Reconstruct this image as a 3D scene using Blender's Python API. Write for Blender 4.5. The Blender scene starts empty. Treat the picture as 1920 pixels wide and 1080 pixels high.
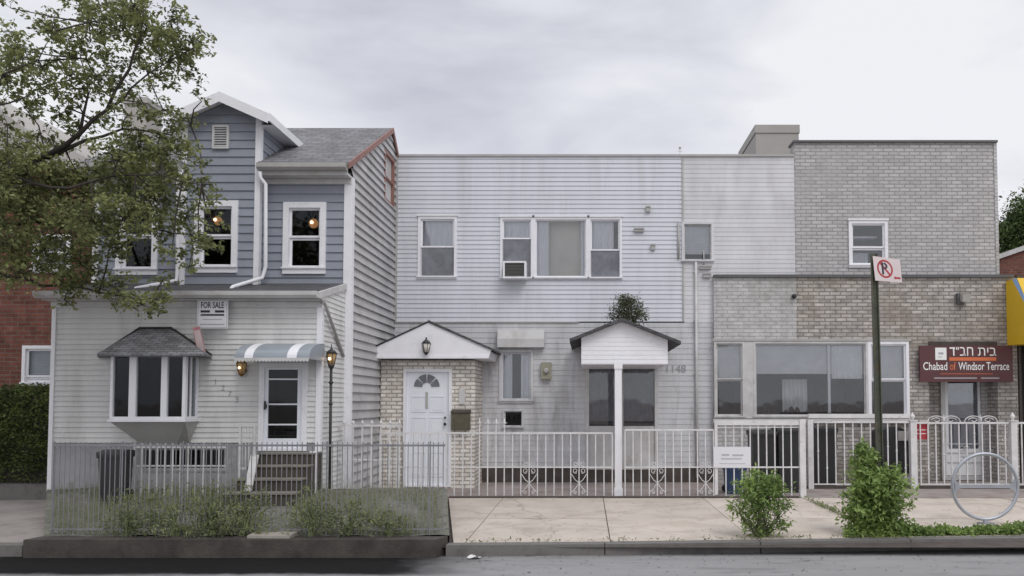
import bpy, math, random
import numpy as np
from mathutils import Vector, Matrix

# ---------------------------------------------------------------- camera, world, sun
S = bpy.context.scene
FPX, PX0, PITCH, HOR, CAMZ = 1500.0, 1100.0, math.radians(2.5), 752.0, 1.65
PY0 = HOR - FPX * math.tan(PITCH)
cam_d = bpy.data.cameras.new('camera')
cam_d.sensor_width = 36.0
cam_d.lens = FPX / 1920.0 * 36.0
cam_d.shift_x = 0.5 - PX0 / 1920.0
cam_d.shift_y = (PY0 - 540.0) / 1920.0
cam_d.clip_end = 2000.0
cam = bpy.data.objects.new('camera', cam_d)
S.collection.objects.link(cam)
cam.location = (0, 0, CAMZ)
cam.rotation_euler = (math.radians(90) + PITCH, 0, 0)
S.camera = cam

SUN_EL, SUN_AZ = math.radians(50), math.radians(150)   # azimuth: direction the light comes from (behind the camera, a little right)
W_ = bpy.data.worlds.new('World'); S.world = W_
W_.use_nodes = True
nt = W_.node_tree; nt.nodes.clear()
def N(t, **k):
    n = nt.nodes.new(t)
    for a, b in k.items(): setattr(n, a, b)
    return n
out = N('ShaderNodeOutputWorld'); bg = N('ShaderNodeBackground'); bg2 = N('ShaderNodeBackground')
mixs = N('ShaderNodeMixShader')
sky = N('ShaderNodeTexSky'); sky.sky_type = 'NISHITA'; sky.sun_disc = False
sky.sun_elevation = SUN_EL; sky.sun_rotation = SUN_AZ; sky.air_density = 1.0; sky.dust_density = 2.0
nt.links.new(sky.outputs[0], bg.inputs[0]); bg.inputs[1].default_value = 0.10
tc = N('ShaderNodeTexCoord')
mp = N('ShaderNodeMapping'); mp.inputs['Scale'].default_value = (1.3, 1.3, 3.6)
mp.inputs['Location'].default_value = (0.35, 0.0, 0.2)
n1 = N('ShaderNodeTexNoise'); n1.inputs['Scale'].default_value = 2.0; n1.inputs['Detail'].default_value = 6.0
n1.inputs['Roughness'].default_value = 0.5; n1.inputs['Distortion'].default_value = 0.3
nt.links.new(tc.outputs['Generated'], mp.inputs[0]); nt.links.new(mp.outputs[0], n1.inputs['Vector'])
# a broad darker bank of cloud, straight up the street from the camera's left to its right
sep = N('ShaderNodeSeparateXYZ'); nt.links.new(tc.outputs['Generated'], sep.inputs[0])
vd = N('ShaderNodeVectorMath', operation='DISTANCE'); vd.inputs[1].default_value = (-0.02, 0.93, 0.40)
nt.links.new(tc.outputs['Generated'], vd.inputs[0])
mr = N('ShaderNodeMapRange'); mr.inputs['From Min'].default_value = 0.05; mr.inputs['From Max'].default_value = 0.46
mr.inputs['To Min'].default_value = -0.10; mr.inputs['To Max'].default_value = 0.10; mr.interpolation_type = 'SMOOTHERSTEP'
nt.links.new(vd.outputs['Value'], mr.inputs['Value'])
ad = N('ShaderNodeMath', operation='ADD'); nt.links.new(n1.outputs['Fac'], ad.inputs[0]); nt.links.new(mr.outputs[0], ad.inputs[1])
cr = N('ShaderNodeValToRGB')
e = cr.color_ramp.elements
e[0].position = 0.30; e[0].color = (0.50, 0.515, 0.585, 1)
e[1].position = 0.62; e[1].color = (0.835, 0.84, 0.87, 1)
m_ = e.new(0.47); m_.color = (0.69, 0.70, 0.76, 1)
nt.links.new(ad.outputs[0], cr.inputs[0]); nt.links.new(cr.outputs[0], bg2.inputs[0])
# an overcast sky is brighter towards the zenith
zr = N('ShaderNodeMapRange'); zr.inputs['From Min'].default_value = 0.55; zr.inputs['From Max'].default_value = 1.0
zr.inputs['To Min'].default_value = 1.0; zr.inputs['To Max'].default_value = 1.6
nt.links.new(sep.outputs['Z'], zr.inputs['Value']); nt.links.new(zr.outputs[0], bg2.inputs[1])
mixs.inputs[0].default_value = 0.94
nt.links.new(bg.outputs[0], mixs.inputs[1]); nt.links.new(bg2.outputs[0], mixs.inputs[2])
nt.links.new(mixs.outputs[0], out.inputs[0])

sl = bpy.data.lights.new('sun', 'SUN'); sl.energy = 0.9; sl.angle = math.radians(25); sl.color = (1.0, 0.97, 0.93)
so = bpy.data.objects.new('sun', sl); S.collection.objects.link(so)
sd = Vector((math.sin(SUN_AZ) * math.cos(SUN_EL), math.cos(SUN_AZ) * math.cos(SUN_EL), math.sin(SUN_EL)))
so.rotation_euler = (-sd).to_track_quat('-Z', 'Y').to_euler(); so.location = (0, -5, 20)
S.view_settings.view_transform = 'Standard'; S.view_settings.look = 'None'
S.view_settings.exposure = 0.12; S.view_settings.gamma = 1.0
S.render.engine = 'CYCLES'; S.cycles.max_bounces = 6; S.cycles.transparent_max_bounces = 12

# ---------------------------------------------------------------- helpers
R_ = random.Random(7)
def Wp(px, py, D):
    """point of the photograph -> the world point at depth D"""
    cx = (px - PX0) / FPX; cy = -(py - PY0) / FPX
    dy = math.cos(PITCH) - cy * math.sin(PITCH); dz = math.sin(PITCH) + cy * math.cos(PITCH)
    t = D / dy
    return Vector((cx * t, D, CAMZ + dz * t))
def Xp(px, D, py=752): return Wp(px, py, D).x
def Zp(py, D): return Wp(1000, py, D).z
def Rp(a, b, c, d, D):
    m = (b + d) / 2
    return Wp(a, m, D).x, Wp(c, m, D).x, Zp(d, D), Zp(b, D)
def Dg(py, z=0.0):
    lo, hi = 3.0, 80.0
    for _ in range(50):
        m = (lo + hi) / 2
        if Zp(py, m) > z: lo = m
        else: hi = m
    return (lo + hi) / 2

def lerp(a, b, t): return a + (b - a) * t
class MB:
    def __init__(s): s.v = []; s.f = []; s.sm = []
    def quad(s, *p, smooth=False):
        i = len(s.v); s.v += [tuple(q) for q in p]; s.f.append(tuple(range(i, i + len(p)))); s.sm.append(smooth); return s
    def box(s, x0, x1, y0, y1, z0, z1):
        if x0 > x1: x0, x1 = x1, x0
        if y0 > y1: y0, y1 = y1, y0
        if z0 > z1: z0, z1 = z1, z0
        i = len(s.v)
        s.v += [(x0,y0,z0),(x1,y0,z0),(x1,y1,z0),(x0,y1,z0),(x0,y0,z1),(x1,y0,z1),(x1,y1,z1),(x0,y1,z1)]
        for f in ((0,3,2,1),(4,5,6,7),(0,1,5,4),(1,2,6,5),(2,3,7,6),(3,0,4,7)):
            s.f.append(tuple(i + k for k in f)); s.sm.append(False)
        return s
    def ring(s, x0, x1, z0, z1, w, y0, y1, wb=None):
        """rectangular frame in the XZ plane, butted corners"""
        wb = w if wb is None else wb
        s.box(x0, x1, y0, y1, z1 - w, z1); s.box(x0, x1, y0, y1, z0, z0 + wb)
        s.box(x0, x0 + w, y0, y1, z0 + wb, z1 - w); s.box(x1 - w, x1, y0, y1, z0 + wb, z1 - w); return s
    def prism(s, poly, axis, a, b):
        """poly of 2-D points extruded along axis from a to b"""
        def P(p, t):
            return {'y': (p[0], t, p[1]), 'x': (t, p[0], p[1]), 'z': (p[0], p[1], t)}[axis]
        i = len(s.v); n = len(poly)
        s.v += [P(p, a) for p in poly] + [P(p, b) for p in poly]
        s.f.append(tuple(range(i, i + n))); s.sm.append(False)
        s.f.append(tuple(range(i + 2 * n - 1, i + n - 1, -1))); s.sm.append(False)
        for k in range(n):
            m = (k + 1) % n
            s.f.append((i + k, i + n + k, i + n + m, i + m)); s.sm.append(False)
        return s
    def slab(s, a, b, c, d, t):
        """sheet through four points, thickened by vector t"""
        a, b, c, d, t = map(Vector, (a, b, c, d, t))
        i = len(s.v)
        s.v += [tuple(p) for p in (a, b, c, d, a + t, b + t, c + t, d + t)]
        for f in ((3,2,1,0),(4,5,6,7),(0,1,5,4),(1,2,6,5),(2,3,7,6),(3,0,4,7)):
            s.f.append(tuple(i + k for k in f)); s.sm.append(False)
        return s
    def tube(s, pts, r, n=8, cap=True):
        pts = [Vector(p) for p in pts]; m = len(pts)
        rs = r if isinstance(r, (list, tuple)) else [r] * m
        i = len(s.v); prev = None
        for k, p in enumerate(pts):
            t = (pts[min(k + 1, m - 1)] - pts[max(k - 1, 0)]).normalized()
            if prev is None:
                a = Vector((0, 0, 1)) if abs(t.z) < 0.9 else Vector((1, 0, 0))
                u = t.cross(a).normalized()
            else:
                u = (prev - t * prev.dot(t)).normalized()
            prev = u; w = t.cross(u)
            for j in range(n):
                q = 2 * math.pi * j / n
                s.v.append(tuple(p + (u * math.cos(q) + w * math.sin(q)) * rs[k]))
        for k in range(m - 1):
            for j in range(n):
                a = i + k * n + j; b = i + k * n + (j + 1) % n
                s.f.append((a, b, b + n, a + n)); s.sm.append(n > 5)
        if cap:
            s.f.append(tuple(i + j for j in range(n - 1, -1, -1))); s.sm.append(False)
            s.f.append(tuple(i + (m - 1) * n + j for j in range(n))); s.sm.append(False)
        return s
    def lathe(s, prof, cx, cy, cz, n=14, axis='z'):
        i = len(s.v); m = len(prof)
        for (r, h) in prof:
            for j in range(n):
                q = 2 * math.pi * j / n
                if axis == 'z': s.v.append((cx + r * math.cos(q), cy + r * math.sin(q), cz + h))
                else: s.v.append((cx + r * math.cos(q), cy + h, cz + r * math.sin(q)))
        for k in range(m - 1):
            for j in range(n):
                a = i + k * n + j; b = i + k * n + (j + 1) % n
                s.f.append((a, b, b + n, a + n)); s.sm.append(True)
        s.f.append(tuple(i + j for j in range(n - 1, -1, -1))); s.sm.append(False)
        s.f.append(tuple(i + (m - 1) * n + j for j in range(n))); s.sm.append(False)
        return s
    def ball(s, c, r, n=10, sc=(1, 1, 1)):
        m = max(4, n // 2 + 1); i = len(s.v)
        for k in range(m + 1):
            a = math.pi * k / m
            for j in range(n):
                q = 2 * math.pi * j / n
                s.v.append((c[0] + sc[0]*r*math.sin(a)*math.cos(q), c[1] + sc[1]*r*math.sin(a)*math.sin(q), c[2] - sc[2]*r*math.cos(a)))
        for k in range(m):
            for j in range(n):
                a = i + k * n + j; b = i + k * n + (j + 1) % n
                s.f.append((a, b, b + n, a + n)); s.sm.append(True)
        return s
    def mesh(s, name, mat, org=(0, 0, 0)):
        me = bpy.data.meshes.new(name)
        o = np.array(org, dtype=float)
        v = (np.array(s.v, dtype=float).reshape(-1, 3) - o)
        me.from_pydata(v.tolist(), [], s.f)
        me.polygons.foreach_set('use_smooth', s.sm)
        uv = me.uv_layers.new(name='UVMap')
        V = np.array(s.v, dtype=float).reshape(-1, 3)
        me.update()
        nf = len(me.polygons)
        nor = np.zeros(nf * 3); me.polygons.foreach_get('normal', nor); nor = np.abs(nor.reshape(-1, 3))
        ax = nor.argmax(axis=1)
        li = np.zeros(len(me.loops), dtype=np.int32); me.loops.foreach_get('vertex_index', li)
        tot = np.zeros(nf, dtype=np.int32); me.polygons.foreach_get('loop_total', tot)
        la = np.repeat(ax, tot); P = V[li]
        u = np.where(la == 0, P[:, 1], P[:, 0]); w = np.where(la == 2, P[:, 1], P[:, 2])
        uv.data.foreach_set('uv', np.stack([u, w], axis=1).astype(np.float32).ravel())
        if mat: me.materials.append(mat)
        return me

def org_of(parent):
    o = Vector((0, 0, 0)); p = parent
    while p is not None: o += p.location; p = p.parent
    return o
def tag(o, label, cat=None, group=None, kind=None):
    if label: o['label'] = label
    if cat: o['category'] = cat
    if group: o['group'] = group
    if kind: o['kind'] = kind
    return o
def thing(name, label, cat, loc=(0, 0, 0), group=None):
    o = bpy.data.objects.new(name, None); o.empty_display_size = 0.2
    S.collection.objects.link(o); o.location = loc
    return tag(o, label, cat, group)
def part(name, mb, mat, parent, label=None):
    """world-space mesh linked below its thing (or its part)"""
    me = mb.mesh(name, mat, org_of(parent))
    o = bpy.data.objects.new(name, me); S.collection.objects.link(o); o.parent = parent
    if label: o['label'] = label
    return o
def single(name, mb, mat, label, cat, loc, group=None):
    me = mb.mesh(name, mat, loc); o = bpy.data.objects.new(name, me)
    S.collection.objects.link(o); o.location = loc
    return tag(o, label, cat, group)
def struct(name, mb, mat, kind='structure'):
    me = mb.mesh(name, mat); o = bpy.data.objects.new(name, me)
    S.collection.objects.link(o); o['kind'] = kind; return o
def copyp(o, parent, loc):
    c = o.copy(); S.collection.objects.link(c); c.parent = parent; c.location = loc; return c
def text(body, parent, mat, x0, x1, z0, z1, y, name='lettering', rot=0.0, bold=0.0, fit=True):
    cu = bpy.data.curves.new('t', 'FONT'); cu.body = body; cu.size = 1.0; cu.extrude = 0.0; cu.offset = bold
    cu.resolution_u = 3
    t = bpy.data.objects.new('t', cu); S.collection.objects.link(t)
    bpy.context.view_layer.update()
    dg = bpy.context.evaluated_depsgraph_get()
    me = bpy.data.meshes.new_from_object(t.evaluated_get(dg))
    bpy.data.objects.remove(t); bpy.data.curves.remove(cu)
    v = np.zeros(len(me.vertices) * 3); me.vertices.foreach_get('co', v); v = v.reshape(-1, 3)
    mn, mx = v.min(axis=0), v.max(axis=0)
    sx = (x1 - x0) / (mx[0] - mn[0]); sz = (z1 - z0) / (mx[1] - mn[1])
    if not fit: sx = sz = min(sx, sz)
    X = (v[:, 0] - (mn[0] + mx[0]) / 2) * sx; Z = (v[:, 1] - (mn[1] + mx[1]) / 2) * sz
    c, s_ = math.cos(rot), math.sin(rot)
    o = org_of(parent)
    w = np.stack([(x0 + x1) / 2 + X * c - Z * s_ - o.x, np.full(len(X), y - o.y), (z0 + z1) / 2 + X * s_ + Z * c - o.z], axis=1)
    me.vertices.foreach_set('co', w.ravel()); me.update()
    me.materials.clear(); me.materials.append(mat); me.name = name
    ob = bpy.data.objects.new(name, me); S.collection.objects.link(ob); ob.parent = parent
    return ob

# ---------------------------------------------------------------- materials
def mat(name, col, rough=0.7, var=0.12, scale=2.0, bump=0.0, bscale=60.0, dirt=None, dscale=1.2, dpos=(0.5, 0.75),
        metal=0.0, island=0.0, spec=0.5, stretch=(1, 1, 1), coat=0.0):
    m = bpy.data.materials.new(name); m.use_nodes = True
    t = m.node_tree; b = t.nodes['Principled BSDF']
    b.inputs['Roughness'].default_value = rough; b.inputs['Metallic'].default_value = metal
    b.inputs['Specular IOR Level'].default_value = spec
    if coat: b.inputs['Coat Weight'].default_value = coat
    def n(ty): return t.nodes.new(ty)
    geo = n('ShaderNodeNewGeometry'); mp = n('ShaderNodeMapping'); mp.inputs['Scale'].default_value = stretch
    t.links.new(geo.outputs['Position'], mp.inputs[0])
    nz = n('ShaderNodeTexNoise'); nz.inputs['Scale'].default_value = scale; nz.inputs['Detail'].default_value = 6
    nz.inputs['Roughness'].default_value = 0.6
    t.links.new(mp.outputs[0], nz.inputs['Vector'])
    mr = n('ShaderNodeMapRange'); mr.inputs['From Min'].default_value = 0.3; mr.inputs['From Max'].default_value = 0.7
    mr.inputs['To Min'].default_value = 1 - var; mr.inputs['To Max'].default_value = 1 + var
    t.links.new(nz.outputs['Fac'], mr.inputs['Value'])
    vm = n('ShaderNodeVectorMath'); vm.operation = 'SCALE'; vm.inputs[0].default_value = col[:3]
    t.links.new(mr.outputs[0], vm.inputs['Scale'])
    last = vm.outputs[0]
    if island:
        mi = n('ShaderNodeMapRange'); mi.inputs['To Min'].default_value = 1 - island; mi.inputs['To Max'].default_value = 1 + island
        t.links.new(geo.outputs['Random Per Island'], mi.inputs['Value'])
        v2 = n('ShaderNodeVectorMath'); v2.operation = 'SCALE'
        t.links.new(last, v2.inputs[0]); t.links.new(mi.outputs[0], v2.inputs['Scale']); last = v2.outputs[0]
    if dirt:
        dn = n('ShaderNodeTexNoise'); dn.inputs['Scale'].default_value = dscale; dn.inputs['Detail'].default_value = 8
        dn.inputs['Roughness'].default_value = 0.68
        t.links.new(mp.outputs[0], dn.inputs['Vector'])
        dr = n('ShaderNodeMapRange'); dr.inputs['From Min'].default_value = dpos[0]; dr.inputs['From Max'].default_value = dpos[1]
        t.links.new(dn.outputs['Fac'], dr.inputs['Value'])
        mx = n('ShaderNodeMix'); mx.data_type = 'RGBA'
        t.links.new(dr.outputs[0], mx.inputs[0]); t.links.new(last, mx.inputs[6]); mx.inputs[7].default_value = (*dirt, 1)
        last = mx.outputs[2]
    t.links.new(last, b.inputs['Base Color'])
    if bump:
        bn = n('ShaderNodeTexNoise'); bn.inputs['Scale'].default_value = bscale; bn.inputs['Detail'].default_value = 5
        t.links.new(geo.outputs['Position'], bn.inputs['Vector'])
        bp = n('ShaderNodeBump'); bp.inputs['Strength'].default_value = bump; bp.inputs['Distance'].default_value = 0.01
        t.links.new(bn.outputs['Fac'], bp.inputs['Height']); t.links.new(bp.outputs[0], b.inputs['Normal'])
    return m

def brick_mat(name, c1, c2, mortar, bw, bh, ms=0.012, var=0.25, stain=None, rough=0.85, stain_pos=(0.55, 0.75), sscale=0.9, alt=None, bias=0.0):
    m = bpy.data.materials.new(name); m.use_nodes = True
    t = m.node_tree; b = t.nodes['Principled BSDF']; b.inputs['Roughness'].default_value = rough
    b.inputs['Specular IOR Level'].default_value = 0.3
    def n(ty): return t.nodes.new(ty)
    uv = n('ShaderNodeUVMap'); br = n('ShaderNodeTexBrick')
    br.inputs['Scale'].default_value = 1.0; br.inputs['Brick Width'].default_value = bw; br.inputs['Row Height'].default_value = bh
    br.inputs['Mortar Size'].default_value = ms; br.inputs['Mortar Smooth'].default_value = 0.3; br.inputs['Bias'].default_value = bias
    br.inputs['Color1'].default_value = (*c1, 1); br.inputs['Color2'].default_value = (*c2, 1); br.inputs['Mortar'].default_value = (*mortar, 1)
    wn = n('ShaderNodeTexNoise'); wn.inputs['Scale'].default_value = 9; 
    geo = n('ShaderNodeNewGeometry'); t.links.new(geo.outputs['Position'], wn.inputs['Vector'])
    ws = n('ShaderNodeVectorMath'); ws.operation = 'SCALE'; ws.inputs['Scale'].default_value = 0.012
    t.links.new(wn.outputs['Color'], ws.inputs[0])
    wa = n('ShaderNodeVectorMath'); wa.operation = 'ADD'
    t.links.new(uv.outputs[0], wa.inputs[0]); t.links.new(ws.outputs[0], wa.inputs[1]); t.links.new(wa.outputs[0], br.inputs['Vector'])
    nz = n('ShaderNodeTexNoise'); nz.inputs['Scale'].default_value = 5; nz.inputs['Detail'].default_value = 8; nz.inputs['Roughness'].default_value = 0.7
    t.links.new(geo.outputs['Position'], nz.inputs['Vector'])
    mr = n('ShaderNodeMapRange'); mr.inputs['From Min'].default_value = 0.3; mr.inputs['From Max'].default_value = 0.7
    mr.inputs['To Min'].default_value = 1 - var; mr.inputs['To Max'].default_value = 1 + var
    t.links.new(nz.outputs['Fac'], mr.inputs['Value'])
    vm = n('ShaderNodeVectorMath'); vm.operation = 'SCALE'
    t.links.new(br.outputs['Color'], vm.inputs[0]); t.links.new(mr.outputs[0], vm.inputs['Scale']); last = vm.outputs[0]
    if stain:
        dn = n('ShaderNodeTexNoise'); dn.inputs['Scale'].default_value = sscale; dn.inputs['Detail'].default_value = 7; dn.inputs['Roughness'].default_value = 0.65
        t.links.new(geo.outputs['Position'], dn.inputs['Vector'])
        dr = n('ShaderNodeMapRange'); dr.inputs['From Min'].default_value = stain_pos[0]; dr.inputs['From Max'].default_value = stain_pos[1]
        dr.inputs['To Max'].default_value = 0.75
        t.links.new(dn.outputs['Fac'], dr.inputs['Value'])
        mx = n('ShaderNodeMix'); mx.data_type = 'RGBA'
        t.links.new(dr.outputs[0], mx.inputs[0]); t.links.new(last, mx.inputs[6]); mx.inputs[7].default_value = (*stain, 1); last = mx.outputs[2]
    t.links.new(last, b.inputs['Base Color'])
    bp = n('ShaderNodeBump'); bp.inputs['Strength'].default_value = 0.6; bp.inputs['Distance'].default_value = 0.012; bp.invert = True
    t.links.new(br.outputs['Fac'], bp.inputs['Height']); t.links.new(bp.outputs[0], b.inputs['Normal'])
    return m

def glass_mat(name, tint=(0.55, 0.58, 0.6), boost=1.0):
    m = bpy.data.materials.new(name); m.use_nodes = True
    t = m.node_tree; t.nodes.clear()
    o = t.nodes.new('ShaderNodeOutputMaterial'); mx = t.nodes.new('ShaderNodeMixShader')
    tr = t.nodes.new('ShaderNodeBsdfTransparent'); tr.inputs[0].default_value = (*tint, 1)
    gl = t.nodes.new('ShaderNodeBsdfGlossy'); gl.inputs['Roughness'].default_value = 0.03; gl.inputs['Color'].default_value = (0.9, 0.93, 0.97, 1)
    fr = t.nodes.new('ShaderNodeFresnel'); fr.inputs['IOR'].default_value = 1.5
    mu = t.nodes.new('ShaderNodeMath'); mu.operation = 'MULTIPLY'; mu.inputs[1].default_value = boost; mu.use_clamp = True
    nz = t.nodes.new('ShaderNodeTexNoise'); nz.inputs['Scale'].default_value = 1.5
    bp = t.nodes.new('ShaderNodeBump'); bp.inputs['Strength'].default_value = 0.06; bp.inputs['Distance'].default_value = 0.05
    g = t.nodes.new('ShaderNodeNewGeometry'); t.links.new(g.outputs['Position'], nz.inputs['Vector'])
    t.links.new(nz.outputs['Fac'], bp.inputs['Height']); t.links.new(bp.outputs[0], gl.inputs['Normal'])
    t.links.new(fr.outputs[0], mu.inputs[0]); t.links.new(mu.outputs[0], mx.inputs[0])
    t.links.new(tr.outputs[0], mx.inputs[1]); t.links.new(gl.outputs[0], mx.inputs[2]); t.links.new(mx.outputs[0], o.inputs[0])
    return m
def emit_mat(name, col, st):
    m = bpy.data.materials.new(name); m.use_nodes = True
    b = m.node_tree.nodes['Principled BSDF']; b.inputs['Base Color'].default_value = (*col, 1)
    b.inputs['Emission Color'].default_value = (*col, 1); b.inputs['Emission Strength'].default_value = st
    return m

def leaf_mat(name, c1, c2, rough=0.55, trans=0.25):
    m = bpy.data.materials.new(name); m.use_nodes = True
    t = m.node_tree; b = t.nodes['Principled BSDF']; b.inputs['Roughness'].default_value = rough
    b.inputs['Specular IOR Level'].default_value = 0.35
    g = t.nodes.new('ShaderNodeNewGeometry'); cr = t.nodes.new('ShaderNodeValToRGB')
    cr.color_ramp.elements[0].color = (*c1, 1); cr.color_ramp.elements[1].color = (*c2, 1)
    nz = t.nodes.new('ShaderNodeTexNoise'); nz.inputs['Scale'].default_value = 2.2
    t.links.new(g.outputs['Position'], nz.inputs['Vector'])
    ma = t.nodes.new('ShaderNodeMath'); ma.operation = 'MULTIPLY_ADD'; ma.inputs[1].default_value = 0.55
    t.links.new(g.outputs['Random Per Island'], ma.inputs[0])
    m2 = t.nodes.new('ShaderNodeMath'); m2.operation = 'MULTIPLY_ADD'; m2.inputs[1].default_value = 1.6; m2.inputs[2].default_value = -0.55
    t.links.new(nz.outputs['Fac'], m2.inputs[0]); t.links.new(m2.outputs[0], ma.inputs[2])
    t.links.new(ma.outputs[0], cr.inputs[0]); t.links.new(cr.outputs[0], b.inputs['Base Color'])
    tl = t.nodes.new('ShaderNodeBsdfTranslucent'); mx = t.nodes.new('ShaderNodeMixShader'); mx.inputs[0].default_value = trans
    t.links.new(cr.outputs[0], tl.inputs[0]); o = t.nodes['Material Output']
    t.links.new(b.outputs[0], mx.inputs[1]); t.links.new(tl.outputs[0], mx.inputs[2]); t.links.new(mx.outputs[0], o.inputs[0])
    return m

M = {}
M['blue'] = mat('blue_siding', (0.275, 0.297, 0.350), 0.6, 0.10, 1.5, 0.1, 90, island=0.05)
M['grey_sid'] = mat('grey_siding', (0.66, 0.66, 0.655), 0.6, 0.08, 1.5, 0.1, 90, dirt=(0.40, 0.395, 0.385), dscale=0.8, dpos=(0.52, 0.9), stretch=(3, 3, .5), island=0.03)
M['side_sid'] = mat('pale_side_siding', (0.47, 0.465, 0.47), 0.65, 0.12, 1.5, 0.1, 90, dirt=(0.24, 0.23, 0.22), dscale=1.1, dpos=(0.52, 0.8), island=0.06)
M['white_sid'] = mat('white_siding', (0.62, 0.635, 0.69), 0.5, 0.05, 1.2, 0.05, 80, stretch=(3.5, 3.5, .35), dirt=(0.50, 0.51, 0.53), dscale=0.7, dpos=(0.5, 0.8), island=0.03)
M['old_sid'] = mat('weathered_white_siding', (0.62, 0.62, 0.645), 0.65, 0.10, 1.0, 0.12, 50, stretch=(2.5, 2.5, .8), dirt=(0.42, 0.415, 0.42), dscale=1.2, dpos=(0.5, 0.95), island=0.05)
M['low_sid'] = mat('worn_lower_siding', (0.56, 0.565, 0.585), 0.7, 0.12, 1.0, 0.12, 50, stretch=(3, 3, .6), dirt=(0.30, 0.295, 0.30), dscale=1.4, dpos=(0.50, 0.78), island=0.04)
M['white'] = mat('white_paint', (0.82, 0.82, 0.86), 0.45, 0.06, 3, 0.05, 60, dirt=(0.55, 0.55, 0.55), dscale=3.0, dpos=(0.55, 0.85))
M['offwhite'] = mat('aged_white_paint', (0.56, 0.555, 0.555), 0.55, 0.10, 3, 0.08, 60, dirt=(0.36, 0.34, 0.32), dscale=2.5, dpos=(0.5, 0.8))
M['iron'] = mat('white_painted_iron', (0.66, 0.65, 0.66), 0.5, 0.12, 6, 0.1, 80, dirt=(0.34, 0.28, 0.24), dscale=9.0, dpos=(0.58, 0.8))
M['greyiron'] = mat('grey_painted_iron', (0.20, 0.20, 0.215), 0.5, 0.15, 6, 0.1, 80)
M['shingle'] = brick_mat('grey_shingles', (0.22, 0.22, 0.235), (0.16, 0.16, 0.17), (0.09, 0.09, 0.09), 0.28, 0.13, 0.008, 0.3, stain=(0.12, 0.12, 0.115))
M['dkshingle'] = brick_mat('dark_shingles', (0.10, 0.10, 0.11), (0.075, 0.075, 0.08), (0.05, 0.05, 0.05), 0.28, 0.13, 0.008, 0.3)
M['bayshingle'] = brick_mat('bay_shingles', (0.30, 0.30, 0.32), (0.17, 0.17, 0.17), (0.10, 0.10, 0.10), 0.14, 0.05, 0.006, 0.45)
M['gutter'] = mat('gutter_metal', (0.40, 0.395, 0.385), 0.5, 0.10, 3, 0.05, 60)
M['redtrim'] = mat('red_primer_trim', (0.27, 0.135, 0.115), 0.6, 0.15, 4)
M['redbrick'] = brick_mat('red_brick', (0.21, 0.075, 0.055), (0.14, 0.052, 0.040), (0.16, 0.12, 0.10), 0.21, 0.075, 0.010, 0.35, stain=(0.26, 0.14, 0.08), stain_pos=(0.58, 0.8))
M['palebrick'] = brick_mat('pale_brick', (0.52, 0.51, 0.51), (0.42, 0.41, 0.41), (0.31, 0.30, 0.305), 0.215, 0.0755, 0.013, 0.12, stain=(0.42, 0.41, 0.41))
M['dirtybrick'] = brick_mat('weathered_brick', (0.52, 0.485, 0.46), (0.31, 0.285, 0.265), (0.23, 0.215, 0.205), 0.22, 0.076, 0.014, 0.34, stain=(0.24, 0.20, 0.14), stain_pos=(0.5, 0.75))
M['washbrick'] = brick_mat('whitewashed_brick', (0.55, 0.545, 0.55), (0.48, 0.475, 0.475), (0.39, 0.385, 0.385), 0.22, 0.076, 0.013, 0.2, stain=(0.24, 0.24, 0.20), stain_pos=(0.5, 0.75))
M['tanbrick'] = brick_mat('cream_brick', (0.78, 0.75, 0.70), (0.64, 0.585, 0.53), (0.38, 0.35, 0.325), 0.20, 0.075, 0.014, 0.25)
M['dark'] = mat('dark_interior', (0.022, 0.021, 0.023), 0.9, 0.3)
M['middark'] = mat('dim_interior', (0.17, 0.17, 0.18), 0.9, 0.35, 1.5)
M['paleroom'] = mat('pale_room', (0.74, 0.70, 0.64), 0.9, 0.1, 1.5)
M['curtain'] = mat('white_curtain', (0.86, 0.87, 0.92), 0.9, 0.10, 8, stretch=(4, 4, 0.3))
M['blind'] = mat('grey_blind', (0.78, 0.79, 0.81), 0.8, 0.08, 4)
M['screen'] = mat('insect_screen', (0.19, 0.195, 0.22), 0.9, 0.25, 5)
M['glass'] = glass_mat('window_glass', (0.75, 0.78, 0.8), 0.9)
M['glassu'] = glass_mat('sky_reflecting_glass', (0.96, 0.97, 0.98), 3.5)
M['glassr'] = glass_mat('reflective_glass', (0.94, 0.955, 0.97), 3.0)
M['black'] = mat('black_metal', (0.025, 0.025, 0.027), 0.45, 0.2, 10)
M['brown'] = mat('dark_brown_stone', (0.075, 0.062, 0.055), 0.85, 0.3, 5, 0.3, 40)
M['concrete'] = mat('pavement_concrete', (0.52, 0.462, 0.408), 0.9, 0.10, 1.1, 0.35, 130, dirt=(0.38, 0.32, 0.27), dscale=1.8, dpos=(0.48, 0.8), island=0.05)
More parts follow.
